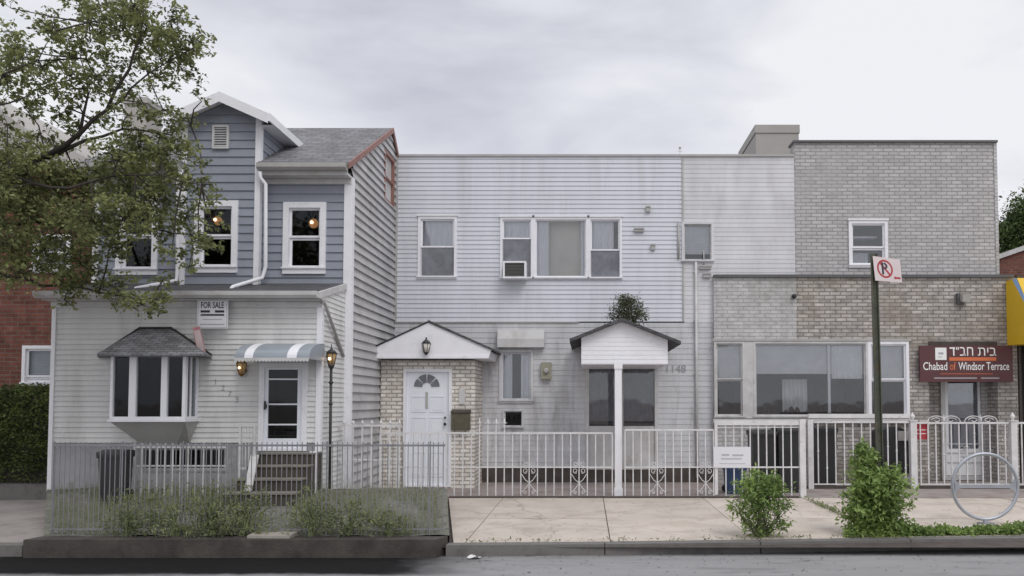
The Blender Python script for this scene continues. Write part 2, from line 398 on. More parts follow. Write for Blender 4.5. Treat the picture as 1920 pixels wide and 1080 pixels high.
def crack(m):
    t = m.node_tree; b = t.nodes['Principled BSDF']; src = b.inputs['Base Color'].links[0].from_socket
    g = t.nodes.new('ShaderNodeNewGeometry'); last = src
    def layer(fac, col):
        nonlocal last
        mx = t.nodes.new('ShaderNodeMix'); mx.data_type = 'RGBA'
        t.links.new(fac, mx.inputs[0]); t.links.new(last, mx.inputs[6]); mx.inputs[7].default_value = (*col, 1); last = mx.outputs[2]
    def rng(v, a, bb, c=0.0, d=1.0):
        q = t.nodes.new('ShaderNodeMapRange'); q.inputs['From Min'].default_value = a; q.inputs['From Max'].default_value = bb
        q.inputs['To Min'].default_value = c; q.inputs['To Max'].default_value = d; t.links.new(v, q.inputs['Value']); return q.outputs[0]
    nz = t.nodes.new('ShaderNodeTexNoise'); nz.inputs['Scale'].default_value = 2.5; nz.inputs['Detail'].default_value = 6; t.links.new(g.outputs['Position'], nz.inputs['Vector'])
    ad = t.nodes.new('ShaderNodeVectorMath'); ad.operation = 'MULTIPLY_ADD'; ad.inputs[1].default_value = (.5, .5, 0)
    t.links.new(nz.outputs['Color'], ad.inputs[0]); t.links.new(g.outputs['Position'], ad.inputs[2])
    v = t.nodes.new('ShaderNodeTexVoronoi'); v.feature = 'DISTANCE_TO_EDGE'; v.inputs['Scale'].default_value = .27; t.links.new(ad.outputs[0], v.inputs['Vector'])
    layer(rng(v.outputs['Distance'], .0012, .005, .35, 0.0), (.12, .10, .085))
    v2 = t.nodes.new('ShaderNodeTexVoronoi'); v2.inputs['Scale'].default_value = 3.2; t.links.new(g.outputs['Position'], v2.inputs['Vector'])
    layer(rng(v2.outputs['Distance'], .07, .085, .55, 0.0), (.16, .14, .125))
    n3 = t.nodes.new('ShaderNodeTexNoise'); n3.inputs['Scale'].default_value = .9; n3.inputs['Detail'].default_value = 8; n3.inputs['Roughness'].default_value = .75; t.links.new(g.outputs['Position'], n3.inputs['Vector'])
    layer(rng(n3.outputs['Fac'], .52, .72, 0.0, .5), (.30, .265, .235))
    t.links.new(last, b.inputs['Base Color'])
crack(M['concrete'])
M['yard'] = mat('yard_concrete', (0.30, 0.265, 0.25), 0.9, 0.2, 1.6, 0.4, 60, dirt=(0.20, 0.13, 0.10), dscale=2.5, dpos=(0.5, 0.75))
M['kerb'] = mat('kerb_granite', (0.165, 0.155, 0.15), 0.85, 0.3, 4, 0.5, 60, dirt=(0.08, 0.075, 0.07), dscale=4)
M['darkkerb'] = mat('dark_kerb_stone', (0.060, 0.052, 0.046), 0.8, 0.35, 4, 0.5, 40, dirt=(0.028, 0.024, 0.022), dscale=3)
M['step'] = mat('step_stone', (0.060, 0.052, 0.043), 0.85, 0.3, 5, 0.3, 40)
M['nosing'] = mat('step_nosing', (0.20, 0.185, 0.16), 0.8, 0.2, 5, 0.2, 40)
M['soil'] = mat('garden_soil', (0.135, 0.135, 0.11), 0.95, 0.35, 6, 0.9, 35, dirt=(0.22, 0.215, 0.20), dscale=22, dpos=(0.5, 0.62))
M['block'] = mat('painted_foundation', (0.34, 0.34, 0.355), 0.85, 0.2, 2.5, 0.3, 40, dirt=(0.12, 0.115, 0.11), dscale=2.0)
M['grass'] = leaf_mat('grass_blades', (0.17, 0.18, 0.11), (0.32, 0.335, 0.20), 0.7, 0.3)
M['numeral'] = mat('dull_grey_metal', (0.32, 0.32, 0.33), 0.6, 0.1)
M['bark'] = mat('bark', (0.045, 0.038, 0.032), 0.9, 0.3, 8, 0.6, 40)
M['stem'] = mat('green_stem', (0.13, 0.15, 0.075), 0.8, 0.2, 8)
M['tleaf'] = leaf_mat('tree_leaves', (0.060, 0.072, 0.032), (0.36, 0.39, 0.16), 0.6, 0.35)
M['hedge'] = leaf_mat('hedge_leaves', (0.036, 0.054, 0.018), (0.170, 0.230, 0.065), 0.6, 0.2)
M['bush'] = leaf_mat('bush_leaves', (0.090, 0.155, 0.045), (0.380, 0.500, 0.160), 0.5, 0.35)
M['garden'] = leaf_mat('garden_leaves', (0.13, 0.155, 0.075), (0.30, 0.33, 0.16), 0.7, 0.3)
M['farleaf'] = leaf_mat('far_leaves', (0.040, 0.068, 0.025), (0.130, 0.190, 0.065), 0.6, 0.25)
M['roofplant'] = leaf_mat('roof_plant_leaves', (0.05, 0.055, 0.03), (0.16, 0.17, 0.09), 0.7, 0.2)
M['pole'] = mat('green_painted_post', (0.075, 0.082, 0.058), 0.6, 0.25, 6, 0.2, 40, dirt=(0.12, 0.085, 0.04), dscale=5)
M['galv'] = mat('galvanised_steel', (0.40, 0.42, 0.46), 0.4, 0.12, 6, 0.05, 40, metal=0.55)
M['drive'] = mat('driveway_concrete', (0.30, 0.272, 0.255), 0.9, 0.15, 1.4, 0.3, 80, dirt=(0.17, 0.15, 0.14), dscale=1.8, dpos=(0.48, 0.7))
M['signwhite'] = mat('white_sign', (0.72, 0.72, 0.76), 0.5, 0.03)
M['signpink'] = mat('faded_sign_face', (0.70, 0.60, 0.60), 0.5, 0.05)
M['red'] = mat('sign_red', (0.42, 0.035, 0.05), 0.5, 0.05)
M['pinktag'] = mat('pink_tag', (0.62, 0.50, 0.50), 0.5, 0.1, 12)
M['maroon'] = mat('maroon_board', (0.100, 0.034, 0.038), 0.5, 0.05)
M['orange'] = mat('orange_lettering', (0.62, 0.16, 0.06), 0.5, 0.03)
M['ink'] = mat('black_ink', (0.03, 0.03, 0.045), 0.6, 0.03)
M['paleink'] = mat('pale_ink', (0.42, 0.42, 0.45), 0.6, 0.03)
M['letwhite'] = mat('white_lettering', (0.85, 0.85, 0.85), 0.5, 0.02)
M['awngrey'] = mat('grey_awning', (0.30, 0.33, 0.37), 0.4, 0.08, 4, metal=0.1)
M['yellow'] = mat('yellow_awning', (0.70, 0.45, 0.02), 0.55, 0.08, 2)
M['skyblue'] = mat('light_blue_panel', (0.30, 0.50, 0.85), 0.5, 0.05, 2)
M['doorwhite'] = mat('white_door', (0.80, 0.82, 0.88), 0.4, 0.04, 3)
M['brass'] = mat('aged_brass', (0.22, 0.13, 0.05), 0.35, 0.2, 10, metal=0.8)
M['bulb'] = emit_mat('lit_bulb', (1.0, 0.72, 0.42), 4.0)
M['globe'] = emit_mat('lit_globe', (0.55, 0.26, 0.10), 0.55)
M['lampglass'] = emit_mat('warm_lamp_glass', (0.36, 0.24, 0.12), 0.12)
M['stucco'] = mat('grey_stucco', (0.40, 0.385, 0.365), 0.9, 0.06, 2, 0.2, 60)
M['acgrille'] = mat('ac_grille', (0.12, 0.12, 0.11), 0.7, 0.1)
M['mailbox'] = mat('weathered_mailbox', (0.095, 0.085, 0.055), 0.6, 0.35, 12)
M['bluebin'] = mat('blue_plastic', (0.03, 0.06, 0.14), 0.5, 0.1)
M['plastic'] = mat('black_plastic', (0.022, 0.022, 0.024), 0.45, 0.15, 5)
M['capmetal'] = mat('dark_coping', (0.10, 0.10, 0.105), 0.5, 0.15)
M['paper'] = mat('litter_paper', (0.6, 0.6, 0.6), 0.8, 0.1)
M['flag'] = mat('flagstone', (0.36, 0.33, 0.29), 0.9, 0.2, 5, 0.3, 40)

# road with a parked car's shadow painted into its colour along the left kerb
def road_mat():
    m = mat('asphalt', (0.265, 0.262, 0.266), 0.85, 0.12, 1.6, 0.6, 150, dirt=(0.15, 0.148, 0.15), dscale=3.0, dpos=(0.52, 0.72), stretch=(.35, 1.6, 1))
    t = m.node_tree; b = t.nodes['Principled BSDF']
    src = b.inputs['Base Color'].links[0].from_socket
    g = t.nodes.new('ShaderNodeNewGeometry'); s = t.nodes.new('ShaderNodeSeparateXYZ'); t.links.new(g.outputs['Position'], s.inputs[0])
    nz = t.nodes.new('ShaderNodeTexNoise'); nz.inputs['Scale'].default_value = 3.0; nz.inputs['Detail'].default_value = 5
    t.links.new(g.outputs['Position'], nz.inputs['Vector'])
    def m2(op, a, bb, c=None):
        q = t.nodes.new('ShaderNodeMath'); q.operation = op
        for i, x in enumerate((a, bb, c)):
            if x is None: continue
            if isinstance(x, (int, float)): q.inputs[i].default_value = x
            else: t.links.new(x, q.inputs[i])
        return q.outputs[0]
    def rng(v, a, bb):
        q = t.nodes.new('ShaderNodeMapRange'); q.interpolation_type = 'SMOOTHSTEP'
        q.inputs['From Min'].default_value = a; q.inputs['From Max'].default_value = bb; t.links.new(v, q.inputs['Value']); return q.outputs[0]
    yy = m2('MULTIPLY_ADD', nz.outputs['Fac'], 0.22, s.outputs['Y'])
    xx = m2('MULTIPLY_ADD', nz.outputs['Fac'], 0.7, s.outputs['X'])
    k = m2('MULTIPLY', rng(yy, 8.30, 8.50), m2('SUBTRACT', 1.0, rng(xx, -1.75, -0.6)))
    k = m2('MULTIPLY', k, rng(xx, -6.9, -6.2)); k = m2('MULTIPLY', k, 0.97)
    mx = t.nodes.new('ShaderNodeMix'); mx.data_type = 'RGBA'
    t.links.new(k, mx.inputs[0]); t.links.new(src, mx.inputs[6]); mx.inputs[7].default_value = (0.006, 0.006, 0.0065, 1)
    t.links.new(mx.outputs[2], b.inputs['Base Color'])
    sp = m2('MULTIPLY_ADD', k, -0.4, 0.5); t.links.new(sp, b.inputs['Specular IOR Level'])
    return m
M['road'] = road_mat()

# ---------------------------------------------------------------- building helpers
def siding(mb, P0, U, Nn, z0, z1, lo, hi, step, proj, openings=(), off=0.0, breaks=()):
    """lapped boards on the vertical plane through P0 along U with outward normal Nn; lo / hi give the ends at a height"""
    P0, U, Nn = Vector(P0), Vector(U), Vector(Nn)
    lf = lo if callable(lo) else (lambda z: lo); hf = hi if callable(hi) else (lambda z: hi)
    def P(u, z, d):
        p = P0 + U * u + Nn * (d + off); return (p.x, p.y, z)
    flip = U.cross(Vector((0, 0, 1))).dot(Nn) < 0
    def q(a, b, c, d):
        mb.quad(*((a, b, c, d) if not flip else (d, c, b, a)))
    k = 0
    while z0 + k * step < z1 - 1e-6:
        zb = z0 + k * step; zt = min(zb + step, z1); k += 1
        cuts = sorted({zb, zt} | {z for o in openings for z in (o[2], o[3]) if zb < z < zt} | {z for z in breaks if zb < z < zt})
        for a, b in zip(cuts[:-1], cuts[1:]):
            if b - a < 1e-5: continue
            da = proj * (1 - (a - zb) / step); db = proj * (1 - (b - zb) / step)
            mid = (a + b) / 2
            ops = sorted([(o[0], o[1]) for o in openings if o[2] < mid < o[3]])
            segs = []; cur = None
            xs = [None]
            cur = 'lo'
            for (o0, o1) in ops:
                segs.append((cur, o0)); cur = o1
            segs.append((cur, 'hi'))
            for (s, e_) in segs:
                sa = lf(a) if s == 'lo' else s; sb = lf(b) if s == 'lo' else s
                ea = hf(a) if e_ == 'hi' else e_; eb = hf(b) if e_ == 'hi' else e_
                if ea - sa < 1e-4 and eb - sb < 1e-4: continue
                ea, eb = max(ea, sa), max(eb, sb)
                q(P(sa, a, da), P(ea, a, da), P(eb, b, db), P(sb, b, db))
                if a == zb: q(P(sa, a, -0.004), P(ea, a, -0.004), P(ea, a, da), P(sa, a, da))
    return mb

def flat_wall(mb, x0, x1, z0, z1, y0, y1, openings=(), caps=(True, True)):
    """solid wall x0..x1, z0..z1 between depths y0 < y1 with rectangular holes"""
    xs = sorted({x0, x1} | {v for o in openings for v in o[:2]}); zs = sorted({z0, z1} | {v for o in openings for v in o[2:4]})
    for i in range(len(xs) - 1):
        for j in range(len(zs) - 1):
            mx, mz = (xs[i] + xs[i+1]) / 2, (zs[j] + zs[j+1]) / 2
            if any(o[0] < mx < o[1] and o[2] < mz < o[3] for o in openings): continue
            a, b, c, d = xs[i], xs[i+1], zs[j], zs[j+1]
            mb.quad((a, y0, c), (b, y0, c), (b, y0, d), (a, y0, d))
    for o in openings:
        a, b, c, d = o[:4]
        mb.quad((a, y0, c), (a, y1, c), (b, y1, c), (b, y0, c)); mb.quad((a, y0, d), (b, y0, d), (b, y1, d), (a, y1, d))
        if a > x0 + 1e-5: mb.quad((a, y0, c), (a, y0, d), (a, y1, d), (a, y1, c))
        if b < x1 - 1e-5: mb.quad((b, y0, c), (b, y1, c), (b, y1, d), (b, y0, d))
    if caps[0]: mb.quad((x0, y0, z0), (x0, y0, z1), (x0, y1, z1), (x0, y1, z0))
    if caps[1]: mb.quad((x1, y0, z0), (x1, y1, z0), (x1, y1, z1), (x1, y0, z1))
    mb.quad((x0, y0, z1), (x1, y0, z1), (x1, y1, z1), (x0, y1, z1))
    return mb

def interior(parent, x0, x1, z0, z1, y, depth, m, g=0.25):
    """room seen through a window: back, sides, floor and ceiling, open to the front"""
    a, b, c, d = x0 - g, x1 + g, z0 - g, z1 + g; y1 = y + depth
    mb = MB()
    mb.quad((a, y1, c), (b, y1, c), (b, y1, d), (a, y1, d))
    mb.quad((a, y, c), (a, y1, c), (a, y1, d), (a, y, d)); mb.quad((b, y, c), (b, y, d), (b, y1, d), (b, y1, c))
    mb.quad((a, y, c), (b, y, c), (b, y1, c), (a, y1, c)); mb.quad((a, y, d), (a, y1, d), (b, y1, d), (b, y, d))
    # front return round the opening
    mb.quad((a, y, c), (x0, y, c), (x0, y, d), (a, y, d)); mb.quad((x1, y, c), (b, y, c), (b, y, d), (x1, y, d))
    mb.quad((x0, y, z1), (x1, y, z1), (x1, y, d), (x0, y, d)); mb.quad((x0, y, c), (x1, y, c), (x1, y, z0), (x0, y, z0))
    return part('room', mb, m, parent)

def pleats(mb, x0, x1, z0, z1, y, amp=0.02, n=8):
    k = n * 6
    for i in range(k):
        a, b = x0 + (x1 - x0) * i / k, x0 + (x1 - x0) * (i + 1) / k
        ya, yb = y + amp * math.sin(2 * math.pi * i / 6), y + amp * math.sin(2 * math.pi * (i + 1) / 6)
        mb.quad((a, ya, z0), (b, yb, z0), (b, yb, z1), (a, ya, z1), smooth=True)
    return mb

def window(parent, x0, x1, z0, z1, y, fw=0.08, fwb=None, kind='dh', split=0.5, room='dark', depth=1.6, out=0.035, sash=0.035,
           fmat='white', smat='white', blind=None, screen=False, gl='glass', curtains=(), head=False, label=None, g=0.25, name='window'):
    """frame (a part) with sash, pane, room and curtains as sub-parts; y is the face of the wall"""
    fr = MB().ring(x0, x1, z0, z1, fw, y - out, y + 0.07, fwb)
    if fwb: fr.box(x0 - 0.015, x1 + 0.015, y - out - 0.025, y - out, z0 + fwb - 0.03, z0 + fwb - 0.004)
    w = part(name, fr, M[fmat], parent, label)
    a, b, c, d = x0 + fw, x1 - fw, z0 + (fwb or fw), z1 - fw
    if head:
        part('head_trim', MB().box(x0 - 0.02, x1 + 0.02, y - out - 0.02, y - 0.002, z1 + 0.002, z1 + 0.035), M['blind'], w)
    zm = c + (d - c) * split
    if kind == 'dh':
        s = MB().ring(a, b, zm + 0.002, d, sash, y + 0.006, y + 0.032).ring(a, b, c, zm - 0.002, sash, y + 0.036, y + 0.062)
        part('sash', s, M[smat], w)
        p = MB().quad((a + sash, y + 0.02, zm + sash), (b - sash, y + 0.02, zm + sash), (b - sash, y + 0.02, d - sash), (a + sash, y + 0.02, d - sash))
        p.quad((a + sash, y + 0.05, c + sash), (b - sash, y + 0.05, c + sash), (b - sash, y + 0.05, zm - sash), (a + sash, y + 0.05, zm - sash))
        part('pane', p, M[gl], w)
        if screen:
            part('insect_screen', MB().quad((a + sash * .6, y + 0.016, c + sash * .5), (b - sash * .6, y + 0.016, c + sash * .5), (b - sash * .6, y + 0.016, zm + 0.0), (a + sash * .6, y + 0.016, zm + 0.0)), M['screen'], w)
    elif kind == 'fixed':
        part('sash', MB().ring(a, b, c, d, sash, y + 0.006, y + 0.045), M[smat], w)
        part('pane', MB().quad((a + sash, y + 0.03, c + sash), (b - sash, y + 0.03, c + sash), (b - sash, y + 0.03, d - sash), (a + sash, y + 0.03, d - sash)), M[gl], w)
    interior(w, a, b, c, d, y + 0.075, depth, M[room], g)
    if blind:
        zb = d - (d - c) * blind
        mb = MB(); n = max(3, int((d - zb) / 0.045))
        for i in range(n):
            zt = d - (d - zb) * i / n; zz = d - (d - zb) * (i + 1) / n
            mb.quad((a + 0.005, y + 0.082, zz), (b - 0.005, y + 0.082, zz), (b - 0.005, y + 0.092, zt), (a + 0.005, y + 0.092, zt))
        part('blind', mb, M['blind'], w)
    for (u0, u1, zz) in curtains:
        xa, xb = a + (b - a) * u0, a + (b - a) * u1
        part('curtain', pleats(MB(), xa, xb, c + (d - c) * zz, d, y + 0.098, 0.014, max(2, int((xb - xa) / 0.10))), M['curtain'], w)
    return w

def hole(x0, x1, z0, z1, g=0.03): return (x0 + g, x1 - g, z0 + g, z1 - g)

# ---------------------------------------------------------------- depths of the street
D_ROAD0 = 9.2; D_PORCH = 12.05; D_BLUE = 13.25; D_MID = 16.3; D_VEST = 15.2; D_FENCE = 13.78
ZR = -0.13

# ground
kpts = [(-40, 9.25), (-1.6, 9.25), (1.0, 9.36), (3.0, 9.55), (5.5, 9.78), (12, 9.9), (40, 9.9)]
def kerbY(x):
    for (a, b), (c, d) in zip(kpts[:-1], kpts[1:]):
        if a <= x <= c: return b + (d - b) * (x - a) / (c - a)
    return 9.9
struct('ground', MB().quad((-700, -700, -0.20), (700, -700, -0.20), (700, 700, -0.20), (-700, 700, -0.20)), M['yard'])
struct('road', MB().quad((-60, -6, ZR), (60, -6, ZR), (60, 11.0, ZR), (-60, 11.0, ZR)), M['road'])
kb = MB()
xs_k = [-1.62 + 1.83 * i for i in range(0, 15)]
for a, b in zip(xs_k[:-1], xs_k[1:]):
    ya, yb = kerbY(a), kerbY(b); w = 0.17
    kb.slab((a + .006, ya, ZR - .05), (b - .006, yb, ZR - .05), (b - .006, yb + w, ZR - .05), (a + .006, ya + w, ZR - .05), (0, 0, 0.178))
for i in range(18):
    a = -6.47 - 1.83 * i; kb.slab((a - 1.82, 9.25, ZR - .05), (a, 9.25, ZR - .05), (a, 9.42, ZR - .05), (a - 1.82, 9.42, ZR - .05), (0, 0, 0.178))
struct('kerb', kb, M['kerb'])
struct('pavement_bed', MB().quad((-60, 9.3, -0.035), (60, 9.3, -0.035), (60, 60, -0.035), (-60, 60, -0.035)), M['brown'])
# pavement slabs, joints running away from the street
sw = MB()
jx = [-1.42 + 1.70 * i for i in range(-1, 16)]
jx[0] = None
def leftedge(y):   # right-hand edge of the planted bed
    return -1.60 + (y - 9.4) / (13.6 - 9.4) * (-2.38 + 1.60)
rows = [(None, 11.35), (11.362, D_FENCE - 0.07)]
for r_, (ya, yb) in enumerate(rows):
    for i in range(len(jx) - 1):
        for sub in (0,):
            b = jx[i + 1] - 0.006
            def LX(y): return leftedge(y) + 0.05 if jx[i] is None else jx[i] + 0.006
            y_a0 = kerbY(max(-1.6, LX(9.4))) + 0.175 if ya is None else ya
            y_a1 = kerbY(b) + 0.175 if ya is None else ya
            dz = R_.uniform(-0.003, 0.003)
            sw.slab((LX(y_a0), y_a0, -0.05), (b, y_a1, -0.05), (b, yb, -0.05), (LX(yb), yb, -0.05), (0, 0, 0.05 + dz))
struct('pavement', sw, M['concrete'])
# yards behind the fences
yd = MB().box(-3.87, 12.0, D_FENCE - 0.06, D_MID + 0.3, -0.04, 0.006)
yd.box(-4.0, -2.42, 12.1, D_FENCE - 0.064, -0.04, 0.006)
struct('yard_paving', yd, M['yard'])
struct('yard_kerb', MB().box(-2.35, 3.62, D_FENCE - 0.085, D_FENCE + 0.04, 0.0, 0.022).box(3.72, 12, D_FENCE + 1.30, D_FENCE + 1.42, 0.0, 0.05), M['brown'])
# left driveway rising to the hedge
zl = 0.125
lx = lambda y: -6.33 - (y - 9.4) / 3.1 * 2.05
struct('driveway', MB().slab((-30, 9.43, -0.07), (lx(9.43), 9.43, -0.07), (lx(12.5), 12.5, zl - .07), (-30, 12.5, zl - .07), (0, 0, 0.07)), M['drive'])
struct('raised_bank', MB().slab((-30, 12.46, -0.05), (-8.07, 12.46, -0.05), (-8.07, 20, -0.05), (-30, 20, -0.05), (0, 0, 0.41)), M['kerb'])
# planted bed in front of the blue house: gently rising, uneven
bed = MB(); nx, ny = 40, 14
def bedz(u, v):
    return 0.075 + 0.27 * v + 0.018 * math.sin(u * 31 + v * 7) * math.sin(v * 17 + u * 5)
def bedp(u, v):
    y = 9.42 + (12.04 - 9.42) * v
    xl = lx(y) + 0.0; xr = leftedge(y)
    return Vector((xl + (xr - xl) * u, y, bedz(u, v)))
for i in range(nx):
    for j in range(ny):
        bed.quad(bedp(i/nx, j/ny), bedp((i+1)/nx, j/ny), bedp((i+1)/nx, (j+1)/ny), bedp(i/nx, (j+1)/ny), smooth=True)
# right flank of the bed and its fall behind the porch line
for j in range(ny):
    a, b = bedp(1, j/ny), bedp(1, (j+1)/ny); bed.quad(a, (a.x, a.y, -0.05), (b.x, b.y, -0.05), b)
    a, b = bedp(0, (j+1)/ny), bedp(0, j/ny); bed.quad(a, (a.x, a.y, -0.05), (b.x, b.y, -0.05), b)
a, b = bedp(0, 1), bedp(1, 1)
bed.quad((-4.1, 12.04, a.z), (b.x, 12.04, b.z), (b.x - 0.3, D_FENCE - .07, 0.03), (-4.1, D_FENCE - .07, 0.03))
struct('garden_bed', bed, M['soil'])
def bed_at(px, py):
    for k in range(400):
        D = 9.42 + 2.6 * k / 400; v = (D - 9.42) / 2.62
        p = Wp(px, py, D); y = D; u = (p.x - lx(y)) / (leftedge(y) - lx(y))
        if p.z <= bedz(u, v) : 
            continue
        return Vector((p.x, D, bedz(u, v)))
    return Wp(px, py, 11.5)
# low dark kerb wall along the bed
single('stone_edging', MB().slab((Xp(47, 9.2, 1020), 9.17, ZR - 0.02), (-1.72, 9.17, ZR - 0.02), (-1.62, 9.42, ZR - 0.02), (lx(9.42), 9.42, ZR - 0.02), (0, 0, 0.225)), M['darkkerb'],
       'low dark stone edging between the planted bed and the road', 'edging', (-4, 9.3, ZR))

# ---------------------------------------------------------------- BLUE HOUSE with grey porch
XR = Xp(657, D_BLUE, 430); XL = Xp(180, D_BLUE, 430)
bh = thing('detached_house', 'blue clapboard house with a gabled dormer and a pale grey enclosed porch in front', 'house', ((XL + XR) / 2, D_BLUE, 0))
z_eave = Zp(322, 13.0); z_pr = Zp(533, D_BLUE)
D_RIDGE = 15.85; Z_RIDGE = Zp(240, D_RIDGE); Z_E = Zp(304, 12.95)
rs = (Z_RIDGE - Z_E) / (D_RIDGE - 12.95)
def roofz(y): return Z_E + (y - 12.95) * rs if y < D_RIDGE else Z_RIDGE - (y - D_RIDGE) * 0.85
wins = [Rp(532, 380, 612, 514, D_BLUE), Rp(220, 372, 298, 516, D_BLUE)]
BX0, BX1 = Xp(343, 13.05, 400), Xp(485, 13.05, 400); DB = 13.05
winb = Rp(366, 377, 447, 512, DB)
mb = MB()
siding(mb, (0, D_BLUE, 0), (1, 0, 0), (0, -1, 0), 3.0, z_eave + 0.05, XL, BX0, 0.141, 0.02, [hole(*wins[1])])
part('front_wall', mb, M['blue'], bh); mb = MB()
siding(mb, (0, D_BLUE, 0), (1, 0, 0), (0, -1, 0), 3.0, z_eave + 0.05, BX1, XR, 0.141, 0.02, [hole(*wins[0])])
part('front_wall', mb, M['blue'], bh)
# gabled bay
z_pk = Zp(172, 12.8); z_gl = Zp(212, 12.8); xg0, xg1 = Xp(321, 12.8, 200), Xp(503, 12.8, 200); xpk = (xg0 + xg1) / 2
gs = (z_pk - z_gl) / (xg1 - xpk)
def glo(z): return max(BX0, xpk - (z_pk - 0.09 - z) / gs) if z > z_gl - 0.1 else BX0
def ghi(z): return min(BX1, xpk + (z_pk - 0.09 - z) / gs) if z > z_gl - 0.1 else BX1
mb = MB()
zc1 = z_pk - 0.09 - gs * (BX1 - xpk)
siding(mb, (0, DB, 0), (1, 0, 0), (0, -1, 0), 3.0, z_pk - 0.09, lambda z: glo(z), lambda z: max(glo(z), ghi(z)), 0.141, 0.02, [hole(*winb)], breaks=(zc1,))
# returns of the bay and the dormer cheeks
siding(mb, (BX1, 0, 0), (0, 1, 0), (1, 0, 0), 3.0, z_gl - 0.02, DB, lambda z: D_BLUE + 0.01 if z < Z_E else min(14.4, 12.95 + (z - Z_E) / rs + 0.25), 0.141, 0.015, breaks=(Z_E,))
siding(mb, (BX0, 0, 0), (0, 1, 0), (-1, 0, 0), 3.0, z_gl - 0.02, DB, lambda z: D_BLUE + 0.01 if z < Z_E else min(14.4, 12.95 + (z - Z_E) / rs + 0.25), 0.141, 0.015, breaks=(Z_E,))
part('gable_wall', mb, M['blue'], bh)
# corner boards
def vboard(mb, x0, x1, y0, y1, z0, z1): mb.box(x0, x1, y0, y1, z0, z1)
cb = MB(); w = 0.085
cb.box(BX1 - 0.06, BX1 + 0.028, DB - 0.035, DB + 0.07, 3.3, z_gl + 0.0)
part('corner_board', cb, M['white'], bh); cb = MB()
cb.box(BX0 - 0.028, BX0 + 0.06, DB - 0.035, DB + 0.07, 3.3, z_gl + 0.0)
part('corner_board', cb, M['white'], bh); cb = MB()
cb.box(XR - 0.10, XR + 0.042, D_BLUE - 0.035, D_BLUE + 0.09, 0.1, z_eave - 0.03)
part('corner_board', cb, M['white'], bh); cb = MB()
cb.box(XL - 0.03, XL + 0.06, D_BLUE - 0.035, D_BLUE + 0.09, 3.3, z_eave - 0.03)
part('corner_board', cb, M['white'], bh)
# side wall to the right, lapped, running back to the ridge
mb = MB()
def side_hi(z): return 16.6 if z < roofz(16.6) else D_RIDGE + (Z_RIDGE - z) / 0.85
def side_lo(z): return D_BLUE if z < Z_E + 0.1 else 12.95 + (z - Z_E) / rs
aw = (Wp(716, 300, 1).x, 0)   # attic window placed along the side wall
DA0, DA1 = XR / ((716 - PX0) / FPX), XR / ((732 - PX0) / FPX)
za1 = Zp(296, (DA0 + DA1) / 2); za0 = Zp(378, (DA0 + DA1) / 2)
siding(mb, (XR, 0, 0), (0, 1, 0), (1, 0, 0), 0.0, Z_RIDGE - 0.03, side_lo, lambda z: max(side_lo(z), side_hi(z)), 0.150, 0.038,
       [(DA0, DA1, za0, za1)], breaks=(Z_E + 0.1, roofz(16.6)))
part('side_wall', mb, M['side_sid'], bh)
part('back_wall', MB().box(XL, XR - 0.01, 19.0, 19.1, 0, 4.6).box(XL + .01, XL + 0.1, D_BLUE + .1, 19.0, 0, Z_E - 0.1).box(XR - 0.1, XR - 0.01, 16.6, 19.0, 0, 4.5), M['side_sid'], bh)
# attic side window with red trim
f = MB(); xa = XR + 0.03
t_ = 0.055
f.box(XR - 0.05, xa, DA0 - t_, DA0, za0 - t_, za1 + t_); f.box(XR - 0.05, xa, DA1, DA1 + t_, za0 - t_, za1 + t_)
f.box(XR - 0.05, xa, DA0, DA1, za1, za1 + t_); f.box(XR - 0.05, xa, DA0, DA1, za0 - t_, za0)
f.box(XR - 0.04, XR + 0.012, DA0, DA1, (za0 + za1) / 2 - 0.02, (za0 + za1) / 2 + 0.02)
aw_ = part('attic_window', f, M['redtrim'], bh)
part('pane', MB().box(XR - 0.035, XR - 0.03, DA0, DA1, za0, za1), M['offwhite'], aw_)
# main roof
mb = MB()
ex0, ex1 = XL - 0.12, XR + 0.045
def rslab(mb, x0, x1, ya, yb, t=0.07):
    mb.slab((x0, ya, roofz(ya) - t), (x1, ya, roofz(ya) - t), (x1, yb, roofz(yb) - t), (x0, yb, roofz(yb) - t), (0, 0, t))
rslab(mb, ex0, BX0 - .002, 12.95, D_RIDGE); rslab(mb, BX1 + .002, ex1, 12.95, D_RIDGE); rslab(mb, BX0, BX1, D_BLUE + .2, D_RIDGE); rslab(mb, ex0, ex1, D_RIDGE + 0.001, 19.2)
rf = part('roof', mb, M['shingle'], bh)
mb = MB()
for (ya, yb) in ((12.93, D_RIDGE), (D_RIDGE, 17.2)):
    mb.slab((ex1 + .002, ya, roofz(ya) - 0.10), (ex1 + 0.028, ya, roofz(ya) - 0.10), (ex1 + 0.028, yb, roofz(yb) - 0.10), (ex1 + .002, yb, roofz(yb) - 0.10), (0, 0, 0.105))
part('rake_board', mb, M['redtrim'], rf)
# chimney
c0, c1, cz0, cz1 = Rp(243, 190, 284, 250, 16.4)
ch = MB().box(c0, c1, 16.2, 16.8, 5.6, cz1 - 0.12).box(c0 - 0.04, c1 + 0.04, 16.16, 16.84, cz1 - 0.12, cz1)
part('chimney', ch, M['stucco'], rf)
